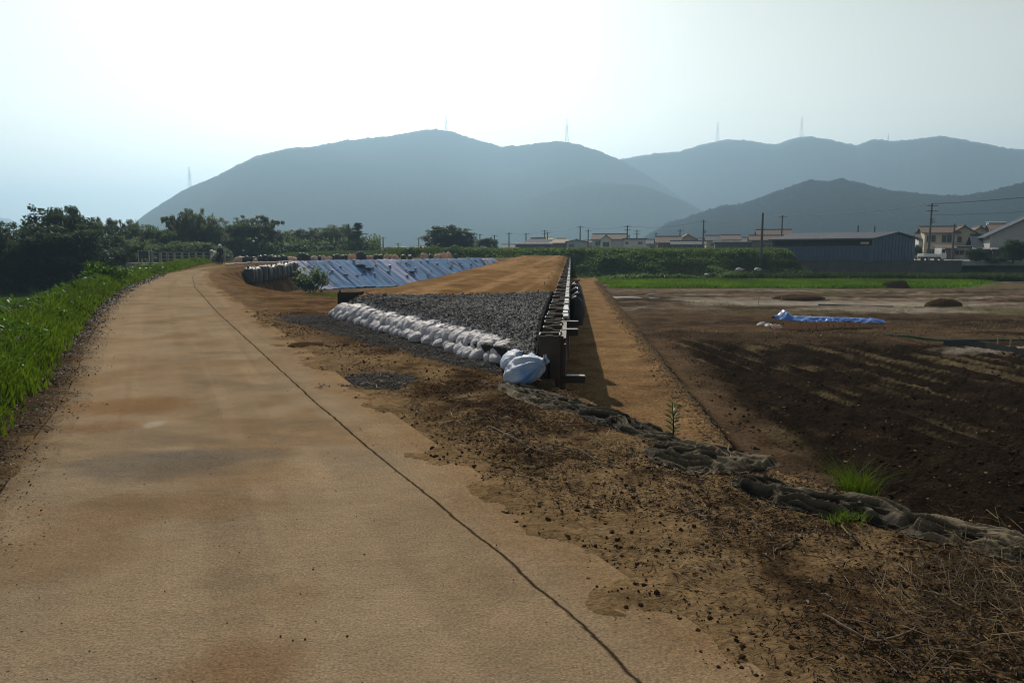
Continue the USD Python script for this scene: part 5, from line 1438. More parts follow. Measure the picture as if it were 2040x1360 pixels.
# ================================================================== the village
def house(name, label, x0, x1, y_eave, y_base, y_ridge, D, depth, wall, roof, style='x', wins=(), door=None, rot=0.0, over=0.35, cat='house', zb=None, chimney=False):
    a, c = at_y(x0, y_eave, D), at_y(x1, y_eave, D)
    W = c[0] - a[0]
    ze, zr = a[2], at_y(x0, y_ridge, D)[2]
    zbase = at_y(x0, y_base, D)[2] if zb is None else zb
    rot = rot - 0.75 * math.atan((a[0] + c[0]) / 2 / D)
    W *= 1.0 + 0.12 * abs(math.sin(rot))
    t = thing(name, label, cat, ((a[0] + c[0]) / 2, D, zbase), rot)
    He, Hr = ze - zbase, zr - zbase
    b = MB().box((0, depth / 2, He / 2 - 0.4), (W, depth, He + 0.8))
    hw, d0, d1 = W / 2, 0.0, depth
    if style in ('x', 'y') and Hr > He + 0.05:              # gable walls
        if style == 'x':
            for sx in (-1, 1):
                x = sx * (hw - 0.06)
                b.add([(x - .06, 0, He), (x - .06, depth, He), (x - .06, depth / 2, Hr - .05), (x + .06, 0, He), (x + .06, depth, He), (x + .06, depth / 2, Hr - .05)], [[0, 2, 1], [3, 4, 5], [0, 3, 5], [0, 5, 2], [1, 2, 5], [1, 5, 4]])
        else:
            for yy in (0.06, depth - 0.06):
                b.add([(-hw, yy - .06, He), (hw, yy - .06, He), (0, yy - .06, Hr - .05), (-hw, yy + .06, He), (hw, yy + .06, He), (0, yy + .06, Hr - .05)], [[0, 1, 2], [3, 5, 4], [0, 2, 5], [0, 5, 3], [1, 4, 5], [1, 5, 2]])
    obj('wall', b.get(), wall, t)
    o = over; th = 0.16
    def slab(p, q, r, s):
        v = np.array([p, q, r, s], float); w = v + [0, 0, th]
        return np.vstack([v, w]), np.array([[0, 2, 1], [0, 3, 2], [4, 5, 6], [4, 6, 7], [0, 1, 5], [0, 5, 4], [1, 2, 6], [1, 6, 5], [2, 3, 7], [2, 7, 6], [3, 0, 4], [3, 4, 7]])
    b = MB()
    if style == 'x':
        k = (Hr - He) / (depth / 2); e = He - k * o
        b.add(*slab((-hw - o, -o, e), (hw + o, -o, e), (hw + o, depth / 2, Hr), (-hw - o, depth / 2, Hr)))
        b.add(*slab((-hw - o, depth / 2, Hr), (hw + o, depth / 2, Hr), (hw + o, depth + o, e), (-hw - o, depth + o, e)))
        rid = MB().box((0, depth / 2, Hr + th + 0.06), (W + 2 * o, 0.28, 0.16), bevel=.03)
    elif style == 'y':
        k = (Hr - He) / hw; e = He - k * o
        b.add(*slab((-hw - o, -o, e), (0, -o, Hr), (0, depth + o, Hr), (-hw - o, depth + o, e)))
        b.add(*slab((0, -o, Hr), (hw + o, -o, e), (hw + o, depth + o, e), (0, depth + o, Hr)))
        rid = MB().box((0, depth / 2, Hr + th + 0.06), (0.28, depth + 2 * o, 0.16), bevel=.03)
    elif style == 'hip':
        rl = W * 0.22
        P = np.array([(-hw - o, -o, He - .1), (hw + o, -o, He - .1), (hw + o, depth + o, He - .1), (-hw - o, depth + o, He - .1), (-rl, depth / 2, Hr), (rl, depth / 2, Hr)])
        Q = np.array([(-hw - o, -o, He - .25), (hw + o, -o, He - .25), (hw + o, depth + o, He - .25), (-hw - o, depth + o, He - .25)])
        b.add(np.vstack([P, Q]), [[0, 1, 5], [0, 5, 4], [1, 2, 5], [2, 3, 4], [2, 4, 5], [3, 0, 4], [6, 8, 7], [6, 9, 8], [0, 6, 7], [0, 7, 1], [1, 7, 8], [1, 8, 2], [2, 8, 9], [2, 9, 3], [3, 9, 6], [3, 6, 0]])
        rid = MB().box((0, depth / 2, Hr + .06), (2 * rl + .4, .3, .2), bevel=.04)
    else:                                                   # flat or leaning roof
        b.add(*slab((-hw - o, -o, He), (hw + o, -o, He), (hw + o, depth + o, Hr), (-hw - o, depth + o, Hr)))
        rid = MB().box((0, -o - 0.03, He + .03), (W + 2 * o, .06, .2))
    rf = obj('roof', b.get(), roof, t)
    obj('ridge' if style != 'flat' else 'gutter', rid.get(), roof if style != 'flat' else 'wall_dark', rf)
    for (fx, fz, w, h) in wins:                             # shares of width and eave height
        x, z = -hw + fx * W, fz * He
        fr = obj('window', MB().box((x, -0.03, z), (w, 0.10, h)).get(), 'wall_grey', t)
        obj('pane', MB().box((x - w / 4, -0.075, z), (w / 2 - .1, 0.04, h - .12)).box((x + w / 4, -0.075, z), (w / 2 - .1, 0.04, h - .12)).get(), 'glass', fr)
    if door:
        fx, w, h = door
        obj('door', MB().box((-hw + fx * W, -0.04, h / 2), (w, 0.08, h)).get(), 'wall_brown', t)
    return t

house('hip_house', 'house with grey hipped tile roof behind the long low dark shed', 1040, 1105, 486, 500, 474, 190, 8, 'wall_grey', 'roof_grey', 'hip', [(.3, .5, 1.6, .8)], over=.7)
house('low_shed', 'long low dark shed with thin pale roof in front of the hipped house', 1027, 1098, 487, 501, 485, 172, 5, 'wall_dark', 'roof_grey', 'flat', [(.7, .5, 1.5, .7)], cat='shed')
house('tan_roof_house', 'house with tan tiled roof left of the grey gabled house', 1099, 1138, 483, 499, 475, 180, 7, 'wall_brown', 'roof_tan', 'hip', [(.5, .5, 1.5, .9)], over=.8)
house('grey_gabled_house', 'small grey house with low gable right of the tan roof', 1129, 1168, 482, 500, 478, 176, 7, 'wall_grey', 'roof_brown', 'y', [(.25, .6, 1.2, .8)])
house('white_house', 'two-storey white house with brown gable roof in the village middle', 1180, 1243, 477, 499, 467, 178, 8, 'wall_white', 'roof_brown', 'x', [(.2, .65, 1.5, 1.0), (.45, .62, 1.6, 1.3)], rot=-.12)
house('white_gable_wing', 'white gable wing in front of the two-storey white house', 1197, 1218, 477, 499, 469, 175, 4, 'wall_white', 'roof_brown', 'y', [(.5, .55, 1.5, 1.2)])
house('flat_white_block', 'white flat roofed block right of the two-storey white house', 1243, 1286, 476, 499, 475.5, 176, 8, 'wall_white', 'roof_grey', 'flat', [(.15, .65, .7, .6), (.75, .65, 1.0, .6)])
house('small_dark_house', 'small dark roofed house between the white block and the brown house', 1287, 1312, 486, 499, 478, 185, 7, 'wall_grey', 'roof_grey', 'x', [(.5, .5, 1.2, .7)])
house('brown_house', 'brown house with wide grey roof left of the bright tan gable', 1311, 1354, 483, 499, 472, 172, 8, 'wall_brown', 'roof_brown', 'x', [(.4, .5, 1.8, .9)], over=.6)
house('tan_gable_house', 'house with bright tan sunlit gable roof in the village', 1355, 1386, 476, 499, 467, 176, 8, 'wall_tan', 'roof_tan', 'y', [(.5, .7, 1.2, .7)], over=.5)
house('porch_house', 'long low house with grey porch roof below the tan gable', 1341, 1402, 487, 499, 481, 166, 5, 'wall_dark', 'roof_grey', 'x', [(.3, .5, 2.0, .8), (.75, .5, 1.5, .8)], over=.5)
house('grey_roof_cottage', 'cottage with pale grey roof right of the pole near the tan gable', 1408, 1434, 479, 499, 470, 186, 7, 'wall_tan', 'roof_grey', 'x', [(.5, .6, 1.2, .7)])
house('brown_cottage', 'low brown cottage with flat-looking roof left of the wide roofed house', 1440, 1474, 478, 499, 469, 184, 8, 'wall_brown', 'roof_brown', 'x', [(.5, .55, 1.4, .7)])
house('covered_store', 'long dark covered store with rounded top behind the levee', 1428, 1522, 483, 500, 481, 160, 6, 'wall_dark', 'roof_grey', 'flat', cat='store')
house('wide_roofed_house', 'wide house with two-tier brown roof left behind the blue grey shed', 1516, 1572, 470, 500, 458, 165, 9, 'wall_brown', 'roof_brown', 'x', [(.3, .6, 1.8, .9), (.7, .6, 1.5, .9)], over=.7)
house('wide_house_wing', 'lower wing with brown roof in front of the wide house', 1500, 1556, 478, 500, 470, 158, 6, 'wall_brown', 'roof_brown', 'x', [(.5, .5, 1.8, .8)], over=.6)
house('lone_tree_house', 'grey flat house half hidden by the big lone tree', 939, 965, 482, 500, 481, 185, 7, 'wall_grey', 'roof_grey', 'flat', [(.5, .5, 1.2, .8)])
house('white_roof_shed', 'low shed with white roof right of the small round tree', 962, 1032, 498, 503, 495, 165, 5, 'wall_grey', 'roof_tan', 'flat', cat='shed')
house('white_wall_house', 'white walled house at the left end of the yellow house', 1833, 1857, 478, 516, 466, 128, 8, 'wall_white', 'roof_grey', 'x', [(.6, .3, 1.2, .9)])
house('yellow_house', 'two-storey yellow house with brown gable roof behind the white truck', 1848, 1902, 464, 516, 452, 125, 9, 'wall_cream', 'roof_brown', 'x', [(.2, .78, 1.4, 1.2), (.68, .78, 1.5, 1.3), (.25, .25, 1.6, 1.2)], door=(.6, 1.2, 2.0), over=.5)
house('yellow_gable_house', 'yellow gable wing on the right of the yellow house', 1901, 1940, 464, 516, 451, 124, 9, 'wall_cream', 'roof_brown', 'y', [(.25, .75, 1.2, 1.0), (.8, .7, .8, .7)], over=.5)
house('second_gable_house', 'cream gable house right of the yellow gable', 1938, 1968, 464, 516, 452, 132, 8, 'wall_cream', 'roof_brown', 'y', [(.7, .4, .8, 1.0)], over=.5)
house('white_annex', 'low white annex under the yellow gable', 1902, 1934, 492, 516, 490, 119, 4, 'wall_white', 'roof_grey', 'flat', [(.35, .55, 1.4, .8), (.8, .55, .7, .8)])
house('lean_to', 'dark open lean-to beside the white truck', 1874, 1900, 496, 514, 489, 117, 4, 'wall_brown', 'roof_brown', 'flat', cat='shed')
house('blue_roof_house', 'house with pale blue grey metal roof near the right edge', 1952, 2008, 492, 518, 469, 116, 8, 'wall_grey', 'roof_blue', 'x', [(.3, .5, 1.4, .8)], over=.6)
house('cream_back_house', 'cream house rising behind the blue grey metal roof', 1950, 2000, 470, 518, 466, 128, 7, 'wall_cream', 'roof_blue', 'flat', [(.6, .8, 1.2, .8)])
house('big_roof_house', 'big two-storey house with steep blue grey gable cut by the right edge', 1992, 2140, 468, 520, 425, 108, 10, 'wall_grey', 'roof_blue', 'y', [(.25, .7, 1.6, 1.0), (.4, .25, 1.8, 1.2)], over=.7)
house('far_brown_roof', 'far house with dark brown roof behind the big gable on the right', 1984, 2030, 458, 500, 447, 150, 9, 'wall_brown', 'roof_brown', 'x', over=.6)
house('carport', 'dark carport with pale rounded roof by the garden bush', 1951, 1979, 498, 522, 496, 107, 4, 'wall_dark', 'concrete', 'flat', cat='carport', over=.2)
house('carport', 'second dark carport with pale rounded roof nearer the right edge', 1984, 2026, 498, 522, 496, 105, 4, 'wall_dark', 'concrete', 'flat', cat='carport', over=.2)
house('hillside_house', 'pale flat roofed building low on the small hill at right', 1974, 2003, 443, 449, 441, 330, 8, 'wall_white', 'concrete', 'flat', [(.5, .5, 2.0, .7)], zb=10, cat='building')
house('far_white_house', 'tiny white house beyond the tree belt right of the conifer', 752, 762, 494, 501, 493, 200, 6, 'wall_white', 'concrete', 'flat', [(.5, .5, .6, .5)])
house('far_white_house', 'tiny white house between the conifer and the big lone tree', 791, 806, 494, 501, 492, 210, 6, 'wall_white', 'roof_grey', 'flat', [(.5, .5, .8, .5)])
house('far_pale_roof', 'low pale roof just left of the big lone tree', 829, 850, 494, 501, 491, 200, 6, 'wall_grey', 'concrete', 'x', [(.5, .5, .8, .5)])
for i, (x0, x1, ye, yr, D, wl, rf, st, lab) in enumerate(((1000, 1024, 493, 488, 215, 'wall_white', 'roof_grey', 'x', 'small far white house left of the low dark shed'), (1070, 1100, 478, 474, 230, 'wall_white', 'roof_tan', 'x', 'far pale house peeping over the hipped roof'),
                                                    (1165, 1184, 484, 480, 200, 'wall_tan', 'roof_brown', 'x', 'small tan house left of the white two-storey house'), (1386, 1410, 482, 476, 210, 'wall_grey', 'roof_grey', 'x', 'far grey house left of the pale grey cottage'),
                                                    (1474, 1500, 482, 474, 205, 'wall_brown', 'roof_grey', 'x', 'far brown house right of the brown cottage'), (1572, 1600, 480, 474, 200, 'wall_grey', 'roof_grey', 'x', 'far grey house over the left end of the blue grey shed'))):
    house('far_house', lab, x0, x1, ye, 500, yr, D, 7, wl, rf, st, [(.5, .5, 1.2, .8)])

# ------------------------------------------------------------------ blue-grey shed on its dark wall
D0 = 101.0
zb, ze, zrr = at_y(1560, 520, D0)[2], at_y(1560, 478, D0)[2], at_y(1800, 464, D0)[2]
xa, xb, xc = at_y(1557, 500, D0)[0], at_y(1736, 500, D0)[0], at_y(1822, 500, 106)[0]
t = thing('shed', 'large blue grey corrugated metal shed standing on the dark wall', 'shed', (0, 0, 0))
A, B, Cc = np.array([xa, D0 + 3.5]), np.array([xb, D0]), np.array([xc, 106.0])
E = A + (Cc - B)
b = MB(); ribs = MB()
def wall_quad(p, q, z0, z1a, z1b, m):
    m.add([(p[0], p[1], z0), (q[0], q[1], z0), (q[0], q[1], z1b), (p[0], p[1], z1a)], [[0, 1, 2, 3]])
mid = (B + Cc) / 2; mid2 = (A + E) / 2
zl = ze + 0.15
wall_quad(A, B, zb - .2, ze - .9, zl - .9, b); 
b.add([(B[0], B[1], zb - .2), (Cc[0], Cc[1], zb - .2), (Cc[0], Cc[1], zl), (mid[0], mid[1], zrr), (B[0], B[1], zl)], [[0, 1, 2], [0, 2, 3], [0, 3, 4]])
wall_quad(Cc, E, zb - .2, zl, zl, b); wall_quad(E, A, zb - .2, zl, zl, b)
obj('wall', b.get(), 'shed_sheet', t)
for (p, q, n) in ((A, B, 24), (B, Cc, 13)):
    for k in range(1, n):
        s = p + (q - p) * k / n
        nn = np.array([q[1] - p[1], p[0] - q[0]]); nn = nn / np.linalg.norm(nn) * 0.03
        h = zl - .95 if n == 24 else zl + (zrr - zl) * (1 - abs(2 * k / n - 1)) - .1
        ribs.box((s[0] + nn[0], s[1] + nn[1], (zb + h) / 2), (0.06, 0.05, h - zb))
obj('ribs', ribs.get(), 'shed_sheet', t, kind='stuff')
dn = (B - A) / np.linalg.norm(B - A); nn = np.array([dn[1], -dn[0]])
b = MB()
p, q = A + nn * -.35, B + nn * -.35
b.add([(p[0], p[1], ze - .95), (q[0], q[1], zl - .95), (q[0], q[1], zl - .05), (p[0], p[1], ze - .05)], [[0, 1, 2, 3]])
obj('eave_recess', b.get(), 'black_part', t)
o = nn * .5 - dn * .3; o2 = nn * .5 + dn * .5
gx = (Cc - B) / np.linalg.norm(Cc - B)
R = [(*(A - gx * .5 - dn * .3), ze), (*(B - gx * .5 + dn * .5), zl), (*(mid + dn * .5), zrr + .1), (*(mid2 - dn * .3), zrr - .05), (*(Cc + gx * .5 + dn * .5), zl), (*(E + gx * .5 - dn * .3), ze)]
R = np.array(R); R2 = R + [0, 0, .12]
b = MB().add(np.vstack([R, R2]), [[0, 2, 1], [0, 3, 2], [3, 4, 2], [3, 5, 4], [6, 7, 8], [6, 8, 9], [9, 8, 10], [9, 10, 11], [0, 1, 7], [0, 7, 6], [1, 2, 8], [1, 8, 7], [2, 4, 10], [2, 10, 8], [5, 3, 9], [5, 9, 11], [3, 0, 6], [3, 6, 9], [4, 5, 11], [4, 11, 10]])
obj('roof', b.get(), 'shed_roof', t)
obj('window', MB().box((at_y(1725, 481, D0)[0], D0 + .3, ze - .42), (1.1, .06, .3), rz=-.15).get(), 'wall_cream', t)
obj('gutter', MB().tube([(*(A + nn * .45), ze - .06), (*(B + nn * .45), zl - .06)], .07, 6).get(), 'wall_dark', t)
t = thing('retaining_wall', 'dark concrete retaining wall under the blue grey shed and the white truck', 'wall', (0, 0, 0))
wx0, wx1 = at_y(1552, 530, 100.6)[0], at_y(1905, 530, 103)[0]
ang = math.atan2(2.4, wx1 - wx0)
obj('wall', MB().box(((wx0 + wx1) / 2, 101.6, (-2.6 + zb) / 2 - .02), (wx1 - wx0, 0.5, zb + 2.6), rz=0.03).get(), 'concrete_dark', t)
obj('coping', MB().box(((wx0 + wx1) / 2, 101.55, zb + .02), (wx1 - wx0 + .1, 0.62, .1), rz=0.03).get(), 'concrete_dark', t)
t = thing('garden_wall', 'long dark garden wall at the right edge above the green rice', 'wall', (0, 0, 0))
wx2 = wx1 + 24
obj('wall', MB().box(((wx1 + wx2) / 2 + .3, 104.0, -1.6), (wx2 - wx1, .4, 2.2)).get(), 'concrete_dark', t)
obj('coping', MB().box(((wx1 + wx2) / 2 + .3, 103.95, -0.46), (wx2 - wx1, .5, .12)).get(), 'wall_dark', t)
# yard surface behind the walls
t = tag(thing('yard'), 'pale sandy yard behind the retaining wall where the truck stands', 'yard', kind='structure')
obj('surface', MB().box(((wx0 + wx2) / 2, 115.0, zb - .35), (wx2 - wx0, 26.0, .6)).get(), 'concrete', t)

# ------------------------------------------------------------------ small white truck, seen from its side
def truck():
    D = 106.0
    q = at_y(1856, 516, D)
    t = thing('small_truck', 'small white flatbed truck parked in front of the yellow house', 'truck', (q[0], D, zb - 0.05), 0.12)
    k = 1.02
    cabP = np.array([(0.95, .32), (1.72, .32), (1.74, .85), (1.60, 1.20), (1.42, 1.78), (0.95, 1.80)])
    def prism(P, y0, y1):
        n = len(P)
        v = np.vstack([np.column_stack([P[:, 0], np.full(n, y0), P[:, 1]]), np.column_stack([P[:, 0], np.full(n, y1), P[:, 1]])])
        return trimesh.convex.convex_hull(v)
    obj('cab', prism(cabP, -.72, .72), 'white_paint', t)
    obj('side_window', MB().box((1.25, -.722, 1.38), (.48, .02, .5), bevel=.01).get(), 'glass', t)
    obj('side_window', MB().box((1.25, .722, 1.38), (.48, .02, .5), bevel=.01).get(), 'glass', t)
    ws = MB().add([(1.735, -.62, .95), (1.735, .62, .95), (1.45, .6, 1.70), (1.45, -.6, 1.70)], [[0, 1, 2, 3]])
    obj('windscreen', ws.get(), 'glass', t)
    bed = MB().box((-.42, 0, .62), (2.66, 1.42, .08))
    obj('bed', bed.get(), 'white_paint', t)
    for c, s in (((-.42, -.71, .82), (2.66, .04, .34)), ((-.42, .71, .82), (2.66, .04, .34)), ((-1.74, 0, .82), (.04, 1.42, .34))):
        obj('side_board', MB().box(c, s, bevel=.008).get(), 'white_paint', t)
    obj('guard_frame', MB().tube([(.88, -.68, .9), (.88, -.68, 1.75), (.88, .68, 1.75), (.88, .68, .9)], .025, 6).tube([(.88, -.68, 1.35), (.88, .68, 1.35)], .02, 6).get(), 'white_paint', t)
    obj('chassis', MB().box((0, 0, .45), (3.2, .9, .16)).get(), 'black_part', t)
    for x in (-1.0, 1.15):
        for y in (-.62, .62):
            w = trimesh.creation.cylinder(.27, .17, sections=20); w.apply_transform(trimesh.transformations.rotation_matrix(math.pi / 2, [1, 0, 0])); w.apply_translation((x, y, .27))
            wh = obj('wheel', w, 'black_part', t)
            r = trimesh.creation.cylinder(.15, .18, sections=14); r.apply_transform(trimesh.transformations.rotation_matrix(math.pi / 2, [1, 0, 0])); r.apply_translation((x, y, .27))
            obj('rim', r, 'zinc', wh)
    obj('bumper', MB().box((1.76, 0, .42), (.08, 1.4, .18), bevel=.02).get(), 'wall_grey', t)
    for y in (-.55, .55):
        obj('headlight', MB().box((1.755, y, .72), (.03, .22, .14), bevel=.006).get(), 'glass', t)
        obj('tail_light', MB().box((-1.77, y, .6), (.03, .2, .1), bevel=.006).get(), 'red_plastic', t)
truck()

# ------------------------------------------------------------------ utility poles and wires
def pole(px, top, D, label, arms=1, base=None, r=0.14, can=False):
    q = at_y(px, top, D)
    zb_ = float(G(np.array(q[0]), np.array(D))) - .2 if base is None else base
    t = thing('utility_pole', label, 'utility pole', (q[0], D, zb_))
    h = q[2] - zb_
    obj('pole', tube([(0, 0, 0), (0, 0, h * .5), (0, 0, h)], [r * 1.25, r * 1.05, r * .8], 10), 'concrete_dark', t)
    for k in range(arms):
        z = h - .35 - .75 * k
        ar = obj('crossarm', MB().box((0, -.14, z), (1.7, .1, .1)).get(), 'steel', t)
        b = MB()
        for x in (-.75, -.3, .3, .75):
            b.tube([(x, -.14, z + .05), (x, -.14, z + .17), (x, -.14, z + .22)], [.045, .05, .03], 8)
        obj('insulators', b.get(), 'wall_white', ar)
    if can:
        c = trimesh.creation.cylinder(.26, .75, sections=16); c.apply_translation((.38, -.05, h - 2.6))
        obj('transformer', c, 'wall_grey', t)
    return np.array([q[0], D - .14, q[2] - .1])
PO = {}
for key, px, top, D, arms, can, lab in (
        ('a', 694, 446, 112, 0, False, 'plain dark pole standing before the willows left of the conifer'), ('b', 763, 472, 190, 1, False, 'thin far pole right of the conifer'), ('b2', 793, 484, 210, 1, False, 'short far pole left of the big lone tree'), ('b3', 834, 474, 230, 1, False, 'faint far pole close left of the big lone tree'),
        ('c', 956, 466, 210, 1, False, 'pole just left of the small round tree'), ('d', 985, 468, 205, 1, False, 'pole just right of the small round tree'), ('e', 1014, 463, 200, 1, False, 'pole left of the low dark shed'), ('f', 1048, 464, 196, 1, False, 'pole in front of the hipped roof'),
        ('g', 1085, 458, 215, 2, False, 'pole above the right end of the hipped roof'), ('h', 1091, 462, 225, 1, False, 'second pole above the right end of the hipped roof'), ('i', 1156, 450, 185, 1, False, 'tall pole right of the tan roof'), ('j', 1172, 457, 200, 1, False, 'pole left of the white two-storey house'),
        ('k', 1250, 449, 178, 2, True, 'pole with transformer behind the flat white block'), ('l', 1269, 458, 200, 2, False, 'pole above the right end of the white block'), ('m', 1307, 463, 215, 1, False, 'thin pole right of the white block'), ('n', 1355, 457, 190, 1, False, 'pole beside the bright tan gable'),
        ('o', 1402, 438, 165, 1, True, 'tall pole left of the pale grey cottage'), ('p', 1520, 424, 92, 0, False, 'tall plain pole rising from the levee left of the shed'), ('q', 1559, 429, 140, 1, False, 'pole behind the left end of the shed'), ('r', 1710, 449, 130, 0, False, 'short pole over the shed roof'), ('s', 1743, 450, 130, 0, True, 'short pole with a can over the shed roof'),
        ('t', 1857, 405, 112, 2, True, 'tallest utility pole in front of the yellow house'), ('u', 1902, 446, 113, 0, False, 'dark pole beside the yellow gable')):
    PO[key] = pole(px, top, D, lab, arms, can=can, base=None if key != 'p' else -0.5, r=.14 if D < 150 else .17)
def wire(a, b, sag, label, r=0.02, n=14):
    t = np.linspace(0, 1, n)[:, None]
    p = a + (b - a) * t
    p[:, 2] -= sag * 4 * (t[:, 0] * (1 - t[:, 0]))
    obj('power_line', tube(p, r, 5), 'black_part', label=label, cat='power line')
off = np.array([.6, 0, 0])
wire(PO['q'], PO['t'], .5, 'power line sagging from behind the shed to the tallest pole', .035)
wire(PO['t'], at_y(2300, 362, 104), .4, 'power line from the tallest pole out past the right edge', .035)
wire(PO['t'] - [0, 0, 1.6], at_y(2300, 395, 108), .6, 'lower power line from the tallest pole out past the right edge')
wire(PO['o'], PO['q'] + [0, 0, -.3], .8, 'power line between the cottage pole and the pole behind the shed')
wire(PO['k'], PO['o'], .9, 'power line from the transformer pole to the tall cottage pole')
wire(PO['i'], PO['k'], .7, 'power line from the tall tan roof pole to the transformer pole')
wire(PO['g'], PO['i'], .8, 'power line from the hipped roof pole to the tall tan roof pole')
wire(PO['e'], PO['g'], .8, 'power line from the low shed pole to the hipped roof pole')

# ------------------------------------------------------------------ lattice pylons on the ridges
def pylon(px, top, base, D, label):
    q0, q1 = at_y(px, base + 2, D), at_y(px, top, D)
    H = q1[2] - q0[2]
    t = thing('pylon', label, 'pylon', (q0[0], D, q0[2] - 3))
    H += 3
    wb, wt = H * .075, H * .018
    b = MB(); r = .26
    for sx in (-1, 1):
        for sy in (-1, 1):
            b.tube([(sx * wb, sy * wb, 0), (sx * wt, sy * wt, H * .72), (0, 0, H)], [r, r * .8, r * .6], 4)
    obj('legs', b.get(), 'zinc', t)
    b = MB()
    for k in range(9):
        z0, z1 = H * .08 * k, H * .08 * (k + 1)
        w0, w1 = wb + (wt - wb) * z0 / (H * .72), wb + (wt - wb) * z1 / (H * .72)
        for sy in (-1, 1):
            b.tube([(-w0, sy * w0, z0), (w1, sy * w1, z1)], .13, 4).tube([(w0, sy * w0, z0), (-w1, sy * w1, z1)], .13, 4)
            b.tube([(sy * w0, -w0, z0), (sy * w1, w1, z1)], .13, 4)
    obj('bracing', b.get(), 'zinc', t)
    for k in range(4):
        z = H * (.55 + .12 * k); a = H * (.095 - .012 * k)
        obj('crossarm', MB().tube([(-a, 0, z), (0, 0, z + H * .03), (a, 0, z)], .22, 4).tube([(-a, 0, z), (a, 0, z)], .2, 4).get(), 'zinc', t)
for px, top, base, D, lab in ((379, 330, 378, 2000, 'lattice pylon on the left shoulder of the big mountain'), (889, 228, 261, 2000, 'lattice pylon on the summit of the big mountain'), (1129, 235, 284, 2000, 'lattice pylon on the second top of the big mountain'),
                              (1429, 242, 281, 2500, 'lattice pylon on the left part of the far ridge'), (1596, 230, 273, 2500, 'lattice pylon on the middle top of the far ridge'), (1769, 265, 283, 2550, 'small faint pylon on the right part of the far ridge')):
    pylon(px, top, base, D, lab)

# ------------------------------------------------------------------ footbridge with railing at the bend
t = thing('footbridge', 'low concrete footbridge with pale pipe railing at the bend of the road', 'bridge', (0, 0, 0))
D = 69.0
x0, x1 = at_y(252, 526, D)[0], at_y(452, 526, D)[0]
zd = at_y(350, 524, D)[2]
obj('deck', MB().box(((x0 + x1) / 2, D + 1.0, zd - .18), (x1 - x0, 2.2, .36)).get(), 'concrete', t)
obj('beam', MB().box(((x0 + x1) / 2, D + 1.0, zd - .62), (x1 - x0, 1.6, .5)).get(), 'concrete_dark', t)
for x in (x0 + .5, x0 + 4.0, x1 - 2.0):
    obj('pier', MB().box((x, D + 1.0, zd - 1.8), (.5, 1.4, 2.2)).get(), 'concrete_dark', t)
for row, yy in ((0, D + .1), (1, D + 1.9)):
    n = 11
    for i in range(n):
        x = x0 + 2.4 + (x1 - x0 - 2.6) * i / (n - 1)
        obj('post', MB().tube([(x, yy, zd), (x, yy, zd + .98)], .04 if i % 3 else .075, 6).get(), 'rail', t)
    for z in (.35, .66, .98):
        obj('rail', MB().tube([(x0 + 2.3, yy, zd + z), (x1 - .1, yy, zd + z)], .026, 6).get(), 'rail', t)
t = thing('gate_winch', 'blue grey winch box at the left end of the footbridge', 'winch', (at_y(280, 526, D)[0], D + 1, zd), 0)
obj('box', MB().box((0, 0, .75), (1.0, .7, .7), bevel=.04).get(), 'roof_blue', t)
obj('frame', MB().tube([(-.5, -.3, 0), (-.5, -.3, 1.2)], .05).tube([(.5, -.3, 0), (.5, -.3, 1.2)], .05).tube([(-.5, .3, 0), (-.5, .3, 1.2)], .05).tube([(.5, .3, 0), (.5, .3, 1.2)], .05).get(), 'wall_cream', t)
obj('handle', MB().tube([(.3, -.4, .9), (.7, -.45, .9), (.7, -.45, 1.15)], .03).get(), 'steel', t)

